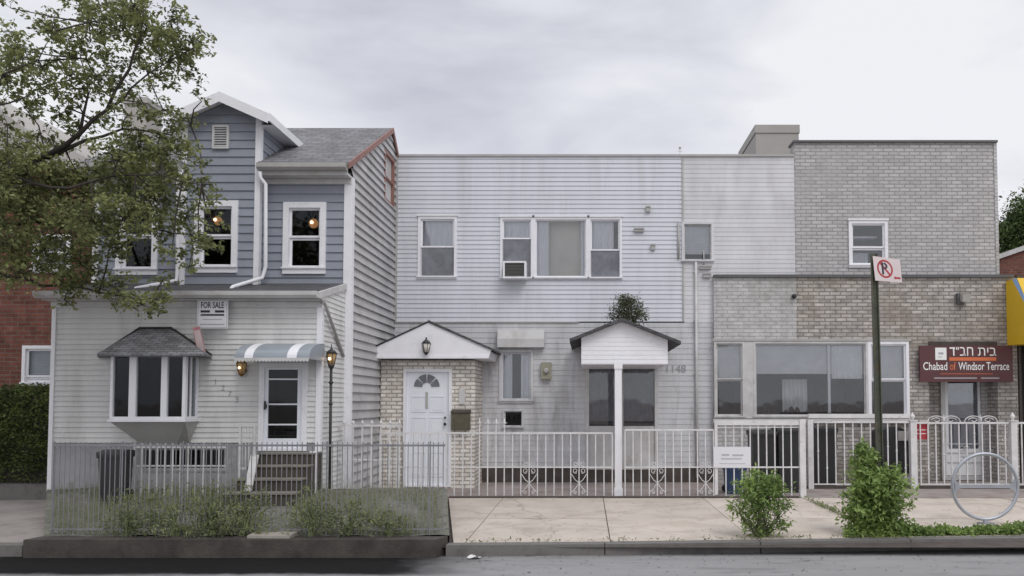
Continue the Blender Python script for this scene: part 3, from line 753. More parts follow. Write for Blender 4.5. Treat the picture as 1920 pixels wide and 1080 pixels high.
# dormer roof: two slopes running back into the main roof, white rake and fascia
mb = MB(); yb_pk = 12.95 + (z_pk - Z_E) / rs; yb_e = 12.95 + (z_gl - Z_E) / rs
for s, xe in ((1, xg1), (-1, xg0)):
    mb.slab((xe, 12.8, z_gl - 0.05), (xpk, 12.8, z_pk - 0.05), (xpk, yb_pk + .2, z_pk - 0.05), (xe, yb_e + .1, z_gl - 0.05), (0, 0, 0.05))
part('dormer_roof', mb, M['shingle'], bh)
mb = MB()
for s, xe in ((1, xg1), (-1, xg0)):
    mb.slab((xe, 12.77, z_gl - 0.17), (xpk, 12.77, z_pk - 0.17), (xpk, 12.80, z_pk - 0.17), (xe, 12.80, z_gl - 0.17), (0, 0, 0.165))
    # soffit under the overhang
    xi = xe - s * 0.0
    mb.slab((xe, 12.805, z_gl - 0.075), (xpk, 12.805, z_pk - 0.075), (xpk, DB + 0.0, z_pk - 0.075), (xe, DB + 0.0, z_gl - 0.075), (0, 0, 0.02))
    # fascia along the eave, running back
    x0, x1 = sorted((xe, xe + s * 0.03))
    mb.box(x0, x1, 12.80, yb_e + 0.1, z_gl - 0.13, z_gl + 0.0)
    xa, xb = sorted((xe, BX1 if s > 0 else BX0))
    mb.box(xa, xb, DB + 0.001, yb_e, z_gl - 0.125, z_gl - 0.105)
part('rake_trim', mb, M['white'], bh)
# vent
a, b, c, d = Rp(400, 236, 431, 280, DB)
v = MB().ring(a, b, c, d, 0.035, DB - 0.05, DB + 0.0)
for i in range(8):
    z = c + 0.035 + (d - c - 0.07) * (i + 0.5) / 8
    v.slab((a + .035, DB - 0.04, z - 0.012), (b - .035, DB - 0.04, z - 0.012), (b - .035, DB - 0.015, z + 0.012), (a + .035, DB - 0.015, z + 0.012), (0, 0, 0.006))
part('attic_vent', v, M['offwhite'], bh)
# eaves: gutter, fascia and soffit either side of the bay
for i, (x0, x1) in enumerate(((BX1 + 0.02, XR + 0.02), (ex0, BX0 - 0.02))):
    g = MB().prism([(12.86, Z_E - 0.03), (12.86, Z_E - 0.10), (12.90, Z_E - 0.135), (12.985, Z_E - 0.135), (12.985, Z_E - 0.03)], 'x', x0, x1)
    part('gutter', g, M['gutter'], bh)
    g = MB().box(x0, x1, 12.99, D_BLUE - 0.0, Z_E - 0.20, Z_E - 0.16).box(x0, x1, 12.99, 13.01, Z_E - 0.16, Z_E - 0.02).box(x0, x1, D_BLUE - 0.05, D_BLUE, Z_E - 0.29, Z_E - 0.203)
    part('soffit', g, M['offwhite'], bh)
# windows
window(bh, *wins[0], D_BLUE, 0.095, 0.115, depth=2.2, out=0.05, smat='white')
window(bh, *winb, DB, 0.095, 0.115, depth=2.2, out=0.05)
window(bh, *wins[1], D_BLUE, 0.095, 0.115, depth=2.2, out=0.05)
# downspouts
dA = 12.95
def spout(name, pts, D=None, r=0.032, m='white'):
    P = [Wp(p[0], p[1], p[2]) for p in pts]
    mb = MB()
    mb.tube(P, r, 8)
    return part(name, mb, M[m], bh)
spout('downspout', [(488, 322, 12.93), (488, 333, 12.93), (498, 345, 12.96), (498, 500, 12.98), (492, 521, 12.98), (436, 538, 12.5), (431, 547, 12.4)])
spout('downspout', [(338, 322, 12.95), (334, 345, 12.98), (333, 500, 12.98), (331, 526, 12.98), (255, 541, 12.5), (250, 547, 12.4)])

# porch
PXL, PXR = Xp(100, D_PORCH, 700), Xp(600, D_PORCH, 700)
zp_e = Zp(547, 11.85); zp_t = Zp(532, D_BLUE)
bayw = Rp(208, 665, 366, 787, D_PORCH); dr = Rp(487, 680, 577, 845, D_PORCH)
mb = MB()
ZS = Zp(830, D_PORCH)
siding(mb, (0, D_PORCH, 0), (1, 0, 0), (0, -1, 0), ZS, Zp(577, D_PORCH), PXL, PXR, 0.078, 0.017, [(bayw[0] + .04, bayw[1] - .04, bayw[2] + .02, bayw[3] - .02), hole(*dr)])
siding(mb, (PXR, 0, 0), (0, 1, 0), (1, 0, 0), 0.0, zp_t, lambda z: D_PORCH if z < zp_e else 11.85 + (z - zp_e) / (zp_t - zp_e) * (D_BLUE - 11.85), D_BLUE - 0.04, 0.078, 0.014, breaks=(zp_e,))
part('porch_wall', mb, M['grey_sid'], bh)
part('porch_corner', MB().box(PXR - 0.05, PXR + 0.03, D_PORCH - 0.03, D_PORCH + 0.07, 0.0, Zp(577, D_PORCH)), M['white'], bh)
cb = MB().box(PXL - 0.03, PXL + 0.03, D_PORCH - 0.03, D_PORCH + 0.05, 0.3, Zp(577, D_PORCH))
part('porch_corner', cb, M['white'], bh)
# foundation of the porch
bw = Rp(262, 838, 424, 884, D_PORCH)
mb = MB(); flat_wall(mb, PXL, PXR - 0.004, -0.04, ZS, D_PORCH + 0.001, D_PORCH + .12, [bw, (dr[0] + .03, dr[1] - .03, dr[2] + .03, ZS + .1)] if dr[2] < ZS else [bw])
part('foundation', mb, M['block'], bh)
window(bh, bw[0], bw[1], bw[2], bw[3], D_PORCH + .03, 0.03, 0.03, kind='fixed', sash=.02, depth=.6, out=.02, fmat='block', smat='block', g=.02)
part('porch_side', MB().box(PXL + 0.0, PXL + 0.05, D_PORCH + 0.055, D_BLUE, 0.3, zp_e - 0.06), M['grey_sid'], bh)
# porch roof, gutter, frieze
mb = MB().slab((PXL - 0.12, 11.87, zp_e - 0.04), (PXR + 0.02, 11.87, zp_e - 0.04), (PXR + 0.02, D_BLUE - 0.03, zp_t - 0.04), (PXL - 0.12, D_BLUE - 0.03, zp_t - 0.04), (0, 0, 0.04))
part('porch_roof', mb, M['dkshingle'], bh)
mb = MB().prism([(11.74, zp_e), (11.74, zp_e - 0.06), (11.78, zp_e - 0.10), (11.865, zp_e - 0.10), (11.865, zp_e)], 'x', PXL - 0.14, PXR + 0.03)
part('porch_gutter', mb, M['offwhite'], bh)
mb = MB().box(PXL - 0.1, PXR + 0.03, 11.875, D_PORCH - 0.0, zp_e - 0.12, zp_e - 0.105).box(PXL - 0.04, PXR + 0.0, D_PORCH - 0.04, D_PORCH - 0.002, Zp(577, D_PORCH), zp_e - 0.125)
mb.slab((PXR + 0.005, 11.87, zp_e - 0.10), (PXR + 0.04, 11.87, zp_e - 0.10), (PXR + 0.04, D_BLUE - 0.04, zp_t - 0.10), (PXR + 0.005, D_BLUE - 0.04, zp_t - 0.10), (0, 0, 0.10))
part('porch_frieze', mb, M['offwhite'], bh)
mb = MB().tube([Vector((PXR + 0.06, 11.83, zp_e - 0.08)), Vector((PXR + 0.075, 12.0, zp_e - 0.16)), Wp(644, 668, 13.13)], 0.026, 8)
part('downspout', mb, M['gutter'], bh)

# bay window (a box bay) with shingled hip and tapered base
DBY = 11.66
bx0, bx1 = Xp(208, DBY, 725), Xp(346, DBY, 725); bz0, bz1 = Zp(787, DBY), Zp(665, DBY)
fr = MB(); w = 0.05
cuts = [(208, 213), (243, 256), (303, 314), (343, 349)]
for (p, q) in cuts: fr.box(Xp(p, DBY, 725), Xp(q, DBY, 725), DBY - 0.02, DBY + 0.05, bz0, bz1)
X0b, X1b = Xp(208, DBY, 725), Xp(349, DBY, 725)
cc = [(213, 243), (256, 303), (314, 343)]
for (p, q) in cc:
    fr.box(Xp(p, DBY, 725) + .001, Xp(q, DBY, 725) - .001, DBY - 0.015, DBY + 0.045, bz0, bz0 + 0.045)
    fr.box(Xp(p, DBY, 725) + .001, Xp(q, DBY, 725) - .001, DBY - 0.015, DBY + 0.045, bz1 - 0.03, bz1)
for xx in (X0b + 0.0, X1b - 0.04):   # cheeks
    fr.box(xx, xx + 0.04, D_PORCH - 0.07, D_PORCH - 0.012, bz0, bz1)
    fr.box(xx, xx + 0.04, DBY + 0.051, D_PORCH - 0.071, bz0, bz0 + 0.045); fr.box(xx, xx + 0.04, DBY + 0.051, D_PORCH - 0.071, bz1 - 0.03, bz1)
    fr.box(xx + .005, xx + 0.035, DBY + 0.15, DBY + 0.18, bz0 + .045, bz1 - .03)
fr.box(X0b - 0.02, X1b + 0.02, DBY - 0.04, D_PORCH - 0.012, bz0 - 0.03, bz0 - 0.002)
bay = part('bay_window', fr, M['white'], bh)
pn = MB()
for (p, q) in cc: pn.quad((Xp(p, DBY, 725), DBY + 0.02, bz0), (Xp(q, DBY, 725), DBY + 0.02, bz0), (Xp(q, DBY, 725), DBY + 0.02, bz1), (Xp(p, DBY, 725), DBY + 0.02, bz1))
pn.quad((X1b - 0.02, DBY + .05, bz0), (X1b - 0.02, D_PORCH - .05, bz0), (X1b - 0.02, D_PORCH - .05, bz1), (X1b - 0.02, DBY + .05, bz1))
pn.quad((X0b + 0.02, DBY + .05, bz0), (X0b + 0.02, D_PORCH - .05, bz0), (X0b + 0.02, D_PORCH - .05, bz1), (X0b + 0.02, DBY + .05, bz1))
part('pane', pn, M['glass'], bay)
interior(bay, bayw[0] + .05, bayw[1] - .05, bayw[2] + .03, bayw[3] - .03, D_PORCH + 0.02, 1.4, M['dark'])
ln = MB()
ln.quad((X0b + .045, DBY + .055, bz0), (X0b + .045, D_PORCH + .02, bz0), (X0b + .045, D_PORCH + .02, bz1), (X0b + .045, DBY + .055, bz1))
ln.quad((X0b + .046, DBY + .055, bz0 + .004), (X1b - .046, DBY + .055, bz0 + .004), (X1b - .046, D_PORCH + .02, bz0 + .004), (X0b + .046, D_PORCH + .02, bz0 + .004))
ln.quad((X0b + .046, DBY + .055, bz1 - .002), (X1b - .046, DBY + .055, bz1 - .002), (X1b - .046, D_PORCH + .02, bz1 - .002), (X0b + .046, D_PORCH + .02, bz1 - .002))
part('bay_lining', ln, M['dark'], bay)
# bay roof
e0, e1 = Xp(182, 11.45, 663), Xp(383, 11.45, 663); ze = Zp(663, 11.45); zt = Zp(617, D_PORCH)
t0, t1 = Xp(264, D_PORCH, 617), Xp(322, D_PORCH, 617)
w0, w1 = Xp(186, D_PORCH, 663) , Xp(398, D_PORCH, 663)
yw = D_PORCH - 0.012
mb = MB()
mb.quad((e0, 11.45, ze), (e1, 11.45, ze), (t1, yw, zt), (t0, yw, zt))
mb.quad((e1, 11.45, ze), (w1, yw, ze + .0), (t1, yw, zt)); mb.quad((w0, yw, ze), (e0, 11.45, ze), (t0, yw, zt))
mb.quad((e0, 11.45, ze - 0.03), (w0, yw, ze - .03), (w1, yw, ze - .03), (e1, 11.45, ze - 0.03))
mb.quad((e0, 11.45, ze - 0.03), (e1, 11.45, ze - 0.03), (e1, 11.45, ze), (e0, 11.45, ze))
mb.quad((e1, 11.45, ze - 0.03), (w1, yw, ze - 0.03), (w1, yw, ze), (e1, 11.45, ze)); mb.quad((w0, yw, ze - 0.03), (e0, 11.45, ze - 0.03), (e0, 11.45, ze), (w0, yw, ze))
part('bay_roof', mb, M['bayshingle'], bay)
mb = MB()
mb.tube([(w0, yw - .01, ze + .01), (t0, yw - .01, zt + .015), (t1, yw - .01, zt + .015), (w1, yw - .01, ze + .01)], 0.02, 6)
part('flashing', mb, M['black'], bay)
part('bay_head', MB().box(X0b, X1b, DBY - 0.01, D_PORCH - 0.012, bz1 + 0.001, ze - 0.031), M['offwhite'], bay)
mb = MB(); zb2 = Zp(832, D_PORCH)
A = [(X0b, DBY), (X1b, DBY), (X1b, yw), (X0b, yw)]; B_ = [(X0b + .32, yw - .12), (X1b - .25, yw - .12), (X1b - .12, yw), (X0b + .2, yw)]
for k in range(4):
    m = (k + 1) % 4
    mb.quad((*A[k], bz0 - .031), (*B_[k], zb2), (*B_[m], zb2), (*A[m], bz0 - .031))
mb.quad(*[(*p, zb2) for p in B_]); part('bay_base', mb, M['gutter'], bay)

# front door of the porch
x0, x1, z0, z1 = dr
fr = MB().ring(x0, x1, z0, z1, 0.075, D_PORCH - 0.045, D_PORCH + 0.06, 0.03)
do = part('door_frame', fr, M['white'], bh)
g0, g1, gz0, gz1 = Rp(503, 693, 558, 822, D_PORCH)
lf = MB()
a, b, c, d = x0 + .077, x1 - .077, z0 + .032, z1 - .077; yy = D_PORCH - 0.01
lf.box(a, g0, yy, yy + .04, c, d).box(g1, b, yy, yy + .04, c, d).box(g0, g1, yy, yy + .04, gz1, d).box(g0, g1, yy, yy + .04, c, gz0)
for py in (711, 758, 796): lf.box(g0, g1, yy + .004, yy + .03, Zp(py, D_PORCH) - .011, Zp(py, D_PORCH) + .011)
dl = part('door', lf, M['doorwhite'], bh)
part('pane', MB().quad((g0, yy + .02, gz0), (g1, yy + .02, gz0), (g1, yy + .02, gz1), (g0, yy + .02, gz1)), M['glass'], dl)
part('handle', MB().box(a + .02, a + .035, yy - .05, yy - .001, Zp(765, D_PORCH), Zp(758, D_PORCH)).box(a + .015, a + .04, yy - .06, yy - .045, Zp(768, D_PORCH), Zp(752, D_PORCH)), M['black'], dl)
interior(do, x0 + .08, x1 - .08, z0 + .04, z1 - .08, D_PORCH + 0.065, 1.0, M['dark'])
# steps
sx0, sx1 = Xp(468, 11.5, 880), Xp(581, 11.5, 880)
tops = [852, 874, 893, 912]
st = MB(); ns = MB(); zt_ = z0 - 0.01
nst = 4; run = 0.26
for i in range(nst):
    zz = zt_ - (zt_ - 0.24) * i / nst
    ya = D_PORCH - 0.35 - run * i
    yb = D_PORCH - 0.01 if i == 0 else D_PORCH - 0.35 - run * (i - 1) + 0.001
    wdn = 0.05 * i
    st.box(sx0 + .04 - wdn, sx1 - .01, ya, yb, 0.12, zz - 0.023)
    ns.box(sx0 + .03 - wdn, sx1, ya - 0.025, yb - (0.027 if i else 0), zz - 0.022, zz)
part('steps', st, M['step'], bh); part('tread', ns, M['nosing'], bh)
# white side boards of the stoop
mb = MB()
pL = [Wp(484, 853, 11.55), Wp(470, 853, 11.55), Wp(457, 921, 10.95), Wp(470, 921, 10.95)]
mb.slab(pL[1], pL[0], pL[3], pL[2], (0, 0.04, 0))
part('stoop_board', mb, M['offwhite'], bh); mb = MB()
mb.box(sx1 + .005, PXR - 0.035, D_PORCH - 0.30, D_PORCH - 0.26, 0.25, Zp(847, 11.7))
part('stoop_board', mb, M['white'], bh)
# stoop railing panel
a, b, c, d = Rp(449, 796, 480, 880, 11.55)
mb = MB().ring(a, b, c, d, 0.028, 11.52, 11.55)
for i in range(1, 5): mb.box(a + (b - a) * i / 5 - .006, a + (b - a) * i / 5 + .006, 11.53, 11.542, c + .028, d - .028)
mb.box(a, a + .03, 11.52, 11.55, 0.2, c)
part('stoop_railing', mb, M['offwhite'], bh)
# door awning
ax0, ax1 = Xp(448, 11.5, 660), Xp(586, 11.5, 660); zA1, zA0 = Zp(645, D_PORCH) , Zp(671, 11.35)
def aprof(t): return (D_PORCH - 0.012 - 0.68 * math.sin(t * math.pi / 2), zA0 + (zA1 - zA0) * math.cos(t * math.pi / 2))
mb = MB(); K = 10
for i in range(K):
    (ya, za), (yb, zb) = aprof(i / K), aprof((i + 1) / K)
    mb.slab((ax0 + .0, yb, zb), (ax1, yb, zb), (ax1, ya, za), (ax0, ya, za), (0, 0, -0.012))
for xx in (ax0 + .002, ax1 - .010):
    pl = [aprof(i / K) for i in range(K + 1)] + [(D_PORCH - 0.012, zA0)]
    mb.prism([(p[0], p[1] - .014) for p in pl], 'x', xx, xx + .008)
awn = part('door_awning', mb, M['awngrey'], bh)
for (p, q) in ((466, 482), (545, 563)):
    mb = MB()
    xa, xb = Xp(p, 11.5, 660), Xp(q, 11.5, 660)
    for i in range(K):
        (ya, za), (yb, zb) = aprof(i / K), aprof((i + 1) / K)
        mb.slab((xa, yb - .003, zb + .004), (xb, yb - .003, zb + .004), (xb, ya - .003, za + .004), (xa, ya - .003, za + .004), (0, 0, -0.003))
    part('awning_stripe', mb, M['white'], awn)
mb = MB(); ns_ = 22
yv = aprof(1)[0] - .006
for i in range(ns_):
    xa = ax0 + (ax1 - ax0) * i / ns_; xb = ax0 + (ax1 - ax0) * (i + 1) / ns_; xm = (xa + xb) / 2
    mb.prism([(xa, zA0), (xa, zA0 - .035), (xm, zA0 - .062), (xb, zA0 - .035), (xb, zA0)], 'y', yv, yv + .006)
part('valance', mb, M['offwhite'], awn)
# house number, set diagonally on the siding
for ch_, px, py in (('1', 405, 716), ('2', 419, 727), ('7', 432, 738), ('3', 445, 749)):
    a, b, c, d = Rp(px - 3.5, py - 5.5, px + 3.5, py + 5.5, D_PORCH)
    text(ch_, bh, M['numeral'], a, b, c, d, D_PORCH - 0.018, 'house_number', fit=False)

# ---------------------------------------------------------------- lamps, signs on the blue house
def ceiling_globe(px, py, D, r, label):
    p = Wp(px, py, D)
    t = thing('hanging_lamp', label, 'lamp', (p.x, D, p.z), 'lit lamps behind the upper windows')
    part('globe', MB().ball(p, r, 14), M['globe'], t)
    part('bulb', MB().ball(p + Vector((0, -r - .015, 0)), r * .35, 8), M['bulb'], t)
    part('canopy', MB().lathe([(0.05, 0.0), (0.045, 0.03), (0.01, 0.045), (0.01, 0.20)], p.x, p.y, p.z + r * .9), M['brass'], t)
ceiling_globe(588, 419, 14.3, 0.085, 'lit globe lamp behind the upper right window of the blue house')
ceiling_globe(408, 414, 14.1, 0.080, 'lit globe lamp behind the dormer window beside the tree')

def wall_lantern(px, py, D, sc, label, lit=True, bracket=True, mt='black'):
    p = Wp(px, py, D - 0.10)
    t = thing('wall_lantern', label, 'lantern', (p.x, p.y, p.z))
    s = sc
    part('cage', MB().lathe([(0.012*s, -.13*s), (0.03*s, -.11*s), (0.045*s, -.09*s), (0.045*s, -.08*s)], p.x, p.y, p.z, 6), M[mt], t)
    part('lantern_roof', MB().lathe([(0.085*s, .075*s), (0.06*s, .11*s), (0.025*s, .14*s), (0.012*s, .155*s), (0.018*s, .17*s), (0.004*s, .19*s)], p.x, p.y, p.z, 6), M[mt], t)
    c = MB()
    for k in range(6):
        q = math.pi / 3 * k
        c.tube([(p.x + .045*s*math.cos(q), p.y + .045*s*math.sin(q), p.z - .08*s), (p.x + .08*s*math.cos(q), p.y + .08*s*math.sin(q), p.z + .075*s)], .005*s, 4)
    part('glazing_bar', c, M[mt], t)
    part('lamp_glass', MB().lathe([(0.040*s, -.078*s), (0.073*s, .072*s)], p.x, p.y, p.z, 6), M['lampglass'] if lit else M['paleroom'], t)
    if lit: part('bulb', MB().ball((p.x, p.y - .083*s, p.z), 0.018*s, 8), M['bulb'], t)
    if bracket:
        part('bracket', MB().tube([(p.x, D - .02, p.z - .05*s), (p.x, D - .06, p.z + .16*s), (p.x, p.y, p.z + .185*s)], .008*s, 6).lathe([(0.045*s, 0), (0.04*s, .015)], p.x, D - .025, p.z - .03*s, 10, 'y'), M[mt], t)
    return t
wall_lantern(453, 690, D_PORCH, 1.0, 'small round brass wall lantern left of the porch door', mt='brass')

def board(name, a, b, c, d, y, th, m, label, cat, edge=None):
    t = thing(name, label, cat, ((a + b) / 2, y, c))
    part('board', MB().box(a, b, y - th, y, c, d), M[m], t)
    return t
a, b, c, d = Rp(370, 562, 428, 616, D_PORCH - 0.15)
y = D_PORCH - 0.15
sg = board('sale_sign', a, b, c, d, y, 0.012, 'signwhite', 'white FOR SALE sign hanging under the porch gutter', 'sign')
yy = y - 0.0145; W = b - a; Hh = d - c
part('border', MB().ring(a + .012, b - .012, c + .012, d - .012, 0.008, y - 0.0142, y - 0.012), M['paleink'], sg)
text('FOR SALE', sg, M['ink'], a + W*.13, b - W*.13, c + Hh*.70, c + Hh*.92, yy, bold=0.015)
part('printed_band', MB().box(a + W*.12, a + W*.42, yy, yy + .002, c + Hh*.55, c + Hh*.63).box(b - W*.42, b - W*.12, yy, yy + .002, c + Hh*.55, c + Hh*.63).box(a + W*.12, b - W*.12, yy, yy + .002, c + Hh*.44, c + Hh*.50), M['ink'], sg)
part('printed_line', MB().box(a + W*.18, b - W*.18, yy, yy + .002, c + Hh*.30, c + Hh*.33).box(a + W*.10, b - W*.10, yy, yy + .002, c + Hh*.12, c + Hh*.165), M['paleink'], sg)
part('hanger', MB().box(a + .02, a + .03, y - .01, y - .002, d, d + .03).box(b - .03, b - .02, y - .01, y - .002, d, d + .03), M['black'], sg)
# rotated pink tag hanging from its corner
P = [Wp(361, 613, y - .03), Wp(374, 611, y - .03), Wp(386, 664, y - .03), Wp(371, 668, y - .03)]
tg = thing('sale_tag', 'narrow pink tag with red ends hanging askew below the sale sign', 'tag', tuple(P[1]))
part('board', MB().slab(P[3], P[2], P[1], P[0], (0, 0.008, 0)), M['pinktag'], tg)
mb = MB()
for (u, v_) in ((0.03, 0.13), (0.88, 0.97)):
    q0, q1 = lerp(P[0], P[3], u), lerp(P[1], P[2], u); q2, q3 = lerp(P[1], P[2], v_), lerp(P[0], P[3], v_)
    mb.slab(lerp(q3, q2, .12), lerp(q3, q2, .88), lerp(q0, q1, .88), lerp(q0, q1, .12), (0, -0.002, 0))
for (s0, s1) in ((0.0, 0.07), (0.93, 1.0)):
    mb.slab(lerp(P[3], P[2], s0), lerp(P[3], P[2], s1), lerp(P[0], P[1], s1), lerp(P[0], P[1], s0), (0, -0.001, 0))
part('red_marking', mb, mat('faded_red', (0.50, 0.20, 0.22), .6, .2, 20), tg)

# post lantern at the side of the porch
lp = Vector((Xp(620, 12.2, 760), 12.2, 0.1))
t = thing('lamp_post', 'slim black lamp post with a lit lantern beside the grey porch', 'lamp post', tuple(lp))
zl_ = Zp(672, 12.2)
part('pole', MB().tube([lp, (lp.x, lp.y, zl_ - 0.16)], 0.022, 8).lathe([(0.06, 0), (0.055, 0.06), (0.035, 0.12), (0.025, .2)], lp.x, lp.y, lp.z, 10)
     .lathe([(0.022, 0), (0.04, .02), (0.022, .05)], lp.x, lp.y, Zp(720, 12.2), 10).lathe([(0.022, 0), (0.035, .02), (0.022, .04)], lp.x, lp.y, Zp(760, 12.2), 10), M['black'], t)
s = 1.05
part('cage', MB().lathe([(0.02, -.17), (0.05, -.12), (0.05, -.10)], lp.x, lp.y, zl_, 6), M['black'], t)
part('lantern_roof', MB().lathe([(0.09, .075), (0.06, .115), (0.02, .14), (0.01, .17), (0.004, .22)], lp.x, lp.y, zl_, 6), M['black'], t)
c = MB()
for k in range(6):
    q = math.pi / 3 * k
    c.tube([(lp.x + .047*math.cos(q), lp.y + .047*math.sin(q), zl_ - .1), (lp.x + .084*math.cos(q), lp.y + .084*math.sin(q), zl_ + .075)], .005, 4)
part('glazing_bar', c, M['black'], t)
part('lamp_glass', MB().lathe([(0.042, -.098), (0.077, .072)], lp.x, lp.y, zl_, 6), M['lampglass'], t)
part('bulb', MB().ball((lp.x, lp.y - .085, zl_ - .01), 0.022, 8), M['bulb'], t)

# ---------------------------------------------------------------- RED BRICK HOUSE at the left edge
DRB = 13.55
rb0, rb1 = Xp(-160, DRB, 500), XL - 0.02
rb = thing('brick_house', 'red brick house with white windows and grey roof at the left edge', 'house', ((rb0 + rb1) / 2, DRB, 0))
ztop = Zp(318, DRB)
wl = Rp(43, 648, 100, 724, DRB); wu = Rp(62, 440, 134, 512, DRB)
wl = (wl[0], wl[0] + 0.62, wl[2], wl[3])
mb = MB(); flat_wall(mb, rb0, rb1, 0.3, ztop, DRB, DRB + 0.35, [hole(*wl), hole(*wu)]); mb.box(rb0, rb1 , 18.5, 18.7, 0, ztop)
mb.box(rb0, rb0 + .2, DRB + .36, 18.4, 0, ztop).box(rb1 - .2, rb1, DRB + .36, 18.4, 0, ztop)
part('wall', mb, M['redbrick'], rb)
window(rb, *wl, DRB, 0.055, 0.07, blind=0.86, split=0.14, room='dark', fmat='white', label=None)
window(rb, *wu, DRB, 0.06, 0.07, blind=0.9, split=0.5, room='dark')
part('cornice', MB().box(rb0 - .05, rb1, DRB - .12, DRB + .3, ztop, ztop + 0.10), M['offwhite'], rb)
# roof: slopes down to the right as the photo shows behind the leaves
pa, pb, pc = Wp(-40, 165, 15.0), Wp(85, 258, 15.0), Wp(105, 300, 15.0)
mb = MB()
zc = ztop + .101
mb.prism([(rb0, zc), (rb1 - .05, zc), (pc.x + .1, zc + .25), (pb.x, pb.z), (pa.x, pa.z), (rb0, pa.z - 0.2)], 'y', 14.4, 18.5)
part('roof', mb, M['stucco'], rb)

# ---------------------------------------------------------------- WHITE SIDED HOUSE (middle)
MX0 = Xp(741, D_MID, 500) + 0.0; MX1 = Xp(1490, D_MID, 400); MXS = Xp(1280, D_MID, 400)
zpar = Zp(294, D_MID); z_mid = Zp(603, D_MID)
mh = thing('row_house', 'long low house in white siding with a brick entrance porch and a flat roof', 'house', ((MX0 + MX1) / 2, D_MID, 0))
w1 = Rp(784, 406, 857, 523, D_MID)
t1a = Rp(938, 408, 1165, 524, D_MID)
w3 = Rp(1278, 416, 1338, 492, D_MID)
low1 = Rp(936, 656, 1000, 756, D_MID)
base1 = Rp(943, 768, 982, 802, D_MID)
dpan = Rp(1098, 684, 1234, 880, D_MID)
XLOW = Xp(1337, D_MID, 650)
ops_up = [hole(*w1), hole(*t1a)]
mb = siding(MB(), (0, D_MID, 0), (1, 0, 0), (0, -1, 0), z_mid, zpar, MX0, MXS - 0.02, 0.0935, 0.014, ops_up)
part('upper_siding', mb, M['white_sid'], mh)
mb = siding(MB(), (0, D_MID, 0), (1, 0, 0), (0, -1, 0), z_mid - .02, zpar, MXS + 0.02, MX1, 0.0935, 0.006, [hole(*w3)])
part('upper_siding', mb, M['old_sid'], mh, 'flatter weathered siding beyond the vertical seam')
mb = siding(MB(), (0, D_MID, 0), (1, 0, 0), (0, -1, 0), 0.30, z_mid - .025, MX0, XLOW, 0.11, 0.008, [hole(*low1), hole(*base1), hole(*dpan)])
part('lower_siding', mb, M['low_sid'], mh)
part('plinth', MB().box(MX0, XLOW, D_MID - 0.02, D_MID + 0.3, 0.0, 0.298), M['brown'], mh)
part('belt_trim', MB().box(MX0, Xp(1085, D_MID, 600), D_MID - 0.03, D_MID, z_mid - .024, z_mid - .002), M['gutter'], mh)
part('seam_trim', MB().box(MXS - .019, MXS + .019, D_MID - 0.02, D_MID + .01, z_mid, zpar), M['gutter'], mh)
part('side_and_back', MB().box(MX0, MX0 + .1, D_MID + .02, 24, 0, zpar - .05).box(MX0, MX1, 24, 24.1, 0, zpar - .05).box(MX1 - .1, MX1 - .002, D_MID + .02, 24, z_mid, zpar - .05), M['side_sid'], mh)
part('roof', MB().box(MX0 + .1, MX1 - .1, D_MID + .05, 24, zpar - 0.3, zpar - 0.2), M['dkshingle'], mh)
part('parapet_cap', MB().box(MX0 - .01, MX1, D_MID - 0.035, D_MID + 0.2, zpar, zpar + 0.045), M['gutter'], mh)
part('corner_trim', MB().box(MX0 - 0.015, MX0 + 0.045, D_MID - .03, D_MID, z_mid, zpar), M['gutter'], mh)
# upper windows
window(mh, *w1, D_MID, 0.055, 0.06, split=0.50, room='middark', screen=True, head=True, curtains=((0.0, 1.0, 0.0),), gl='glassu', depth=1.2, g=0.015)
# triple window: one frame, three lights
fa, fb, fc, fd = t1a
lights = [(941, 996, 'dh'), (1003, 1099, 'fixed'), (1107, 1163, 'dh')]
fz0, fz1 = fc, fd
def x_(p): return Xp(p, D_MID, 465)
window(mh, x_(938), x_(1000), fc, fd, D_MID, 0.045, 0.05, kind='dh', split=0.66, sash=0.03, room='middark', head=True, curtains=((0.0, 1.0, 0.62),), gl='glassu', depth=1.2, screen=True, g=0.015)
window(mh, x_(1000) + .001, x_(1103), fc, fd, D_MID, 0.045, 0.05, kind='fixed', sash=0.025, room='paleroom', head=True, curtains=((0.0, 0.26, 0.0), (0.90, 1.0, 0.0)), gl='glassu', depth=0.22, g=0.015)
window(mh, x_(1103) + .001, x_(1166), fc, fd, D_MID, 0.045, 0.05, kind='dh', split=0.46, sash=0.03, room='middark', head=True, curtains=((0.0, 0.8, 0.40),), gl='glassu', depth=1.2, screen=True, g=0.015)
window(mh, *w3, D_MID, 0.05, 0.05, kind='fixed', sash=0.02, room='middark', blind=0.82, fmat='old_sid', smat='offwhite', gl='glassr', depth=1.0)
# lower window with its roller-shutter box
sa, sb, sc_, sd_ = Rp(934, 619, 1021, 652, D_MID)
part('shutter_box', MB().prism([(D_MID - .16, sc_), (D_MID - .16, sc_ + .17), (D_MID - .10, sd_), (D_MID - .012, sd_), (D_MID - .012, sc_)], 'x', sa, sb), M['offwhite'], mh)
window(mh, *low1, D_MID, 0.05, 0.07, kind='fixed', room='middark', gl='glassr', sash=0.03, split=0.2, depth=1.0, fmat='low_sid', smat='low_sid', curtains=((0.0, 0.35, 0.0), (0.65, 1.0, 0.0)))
window(mh, *base1, D_MID, 0.03, 0.03, kind='fixed', room='dark', sash=0.02, fmat='low_sid', smat='low_sid', depth=0.6)
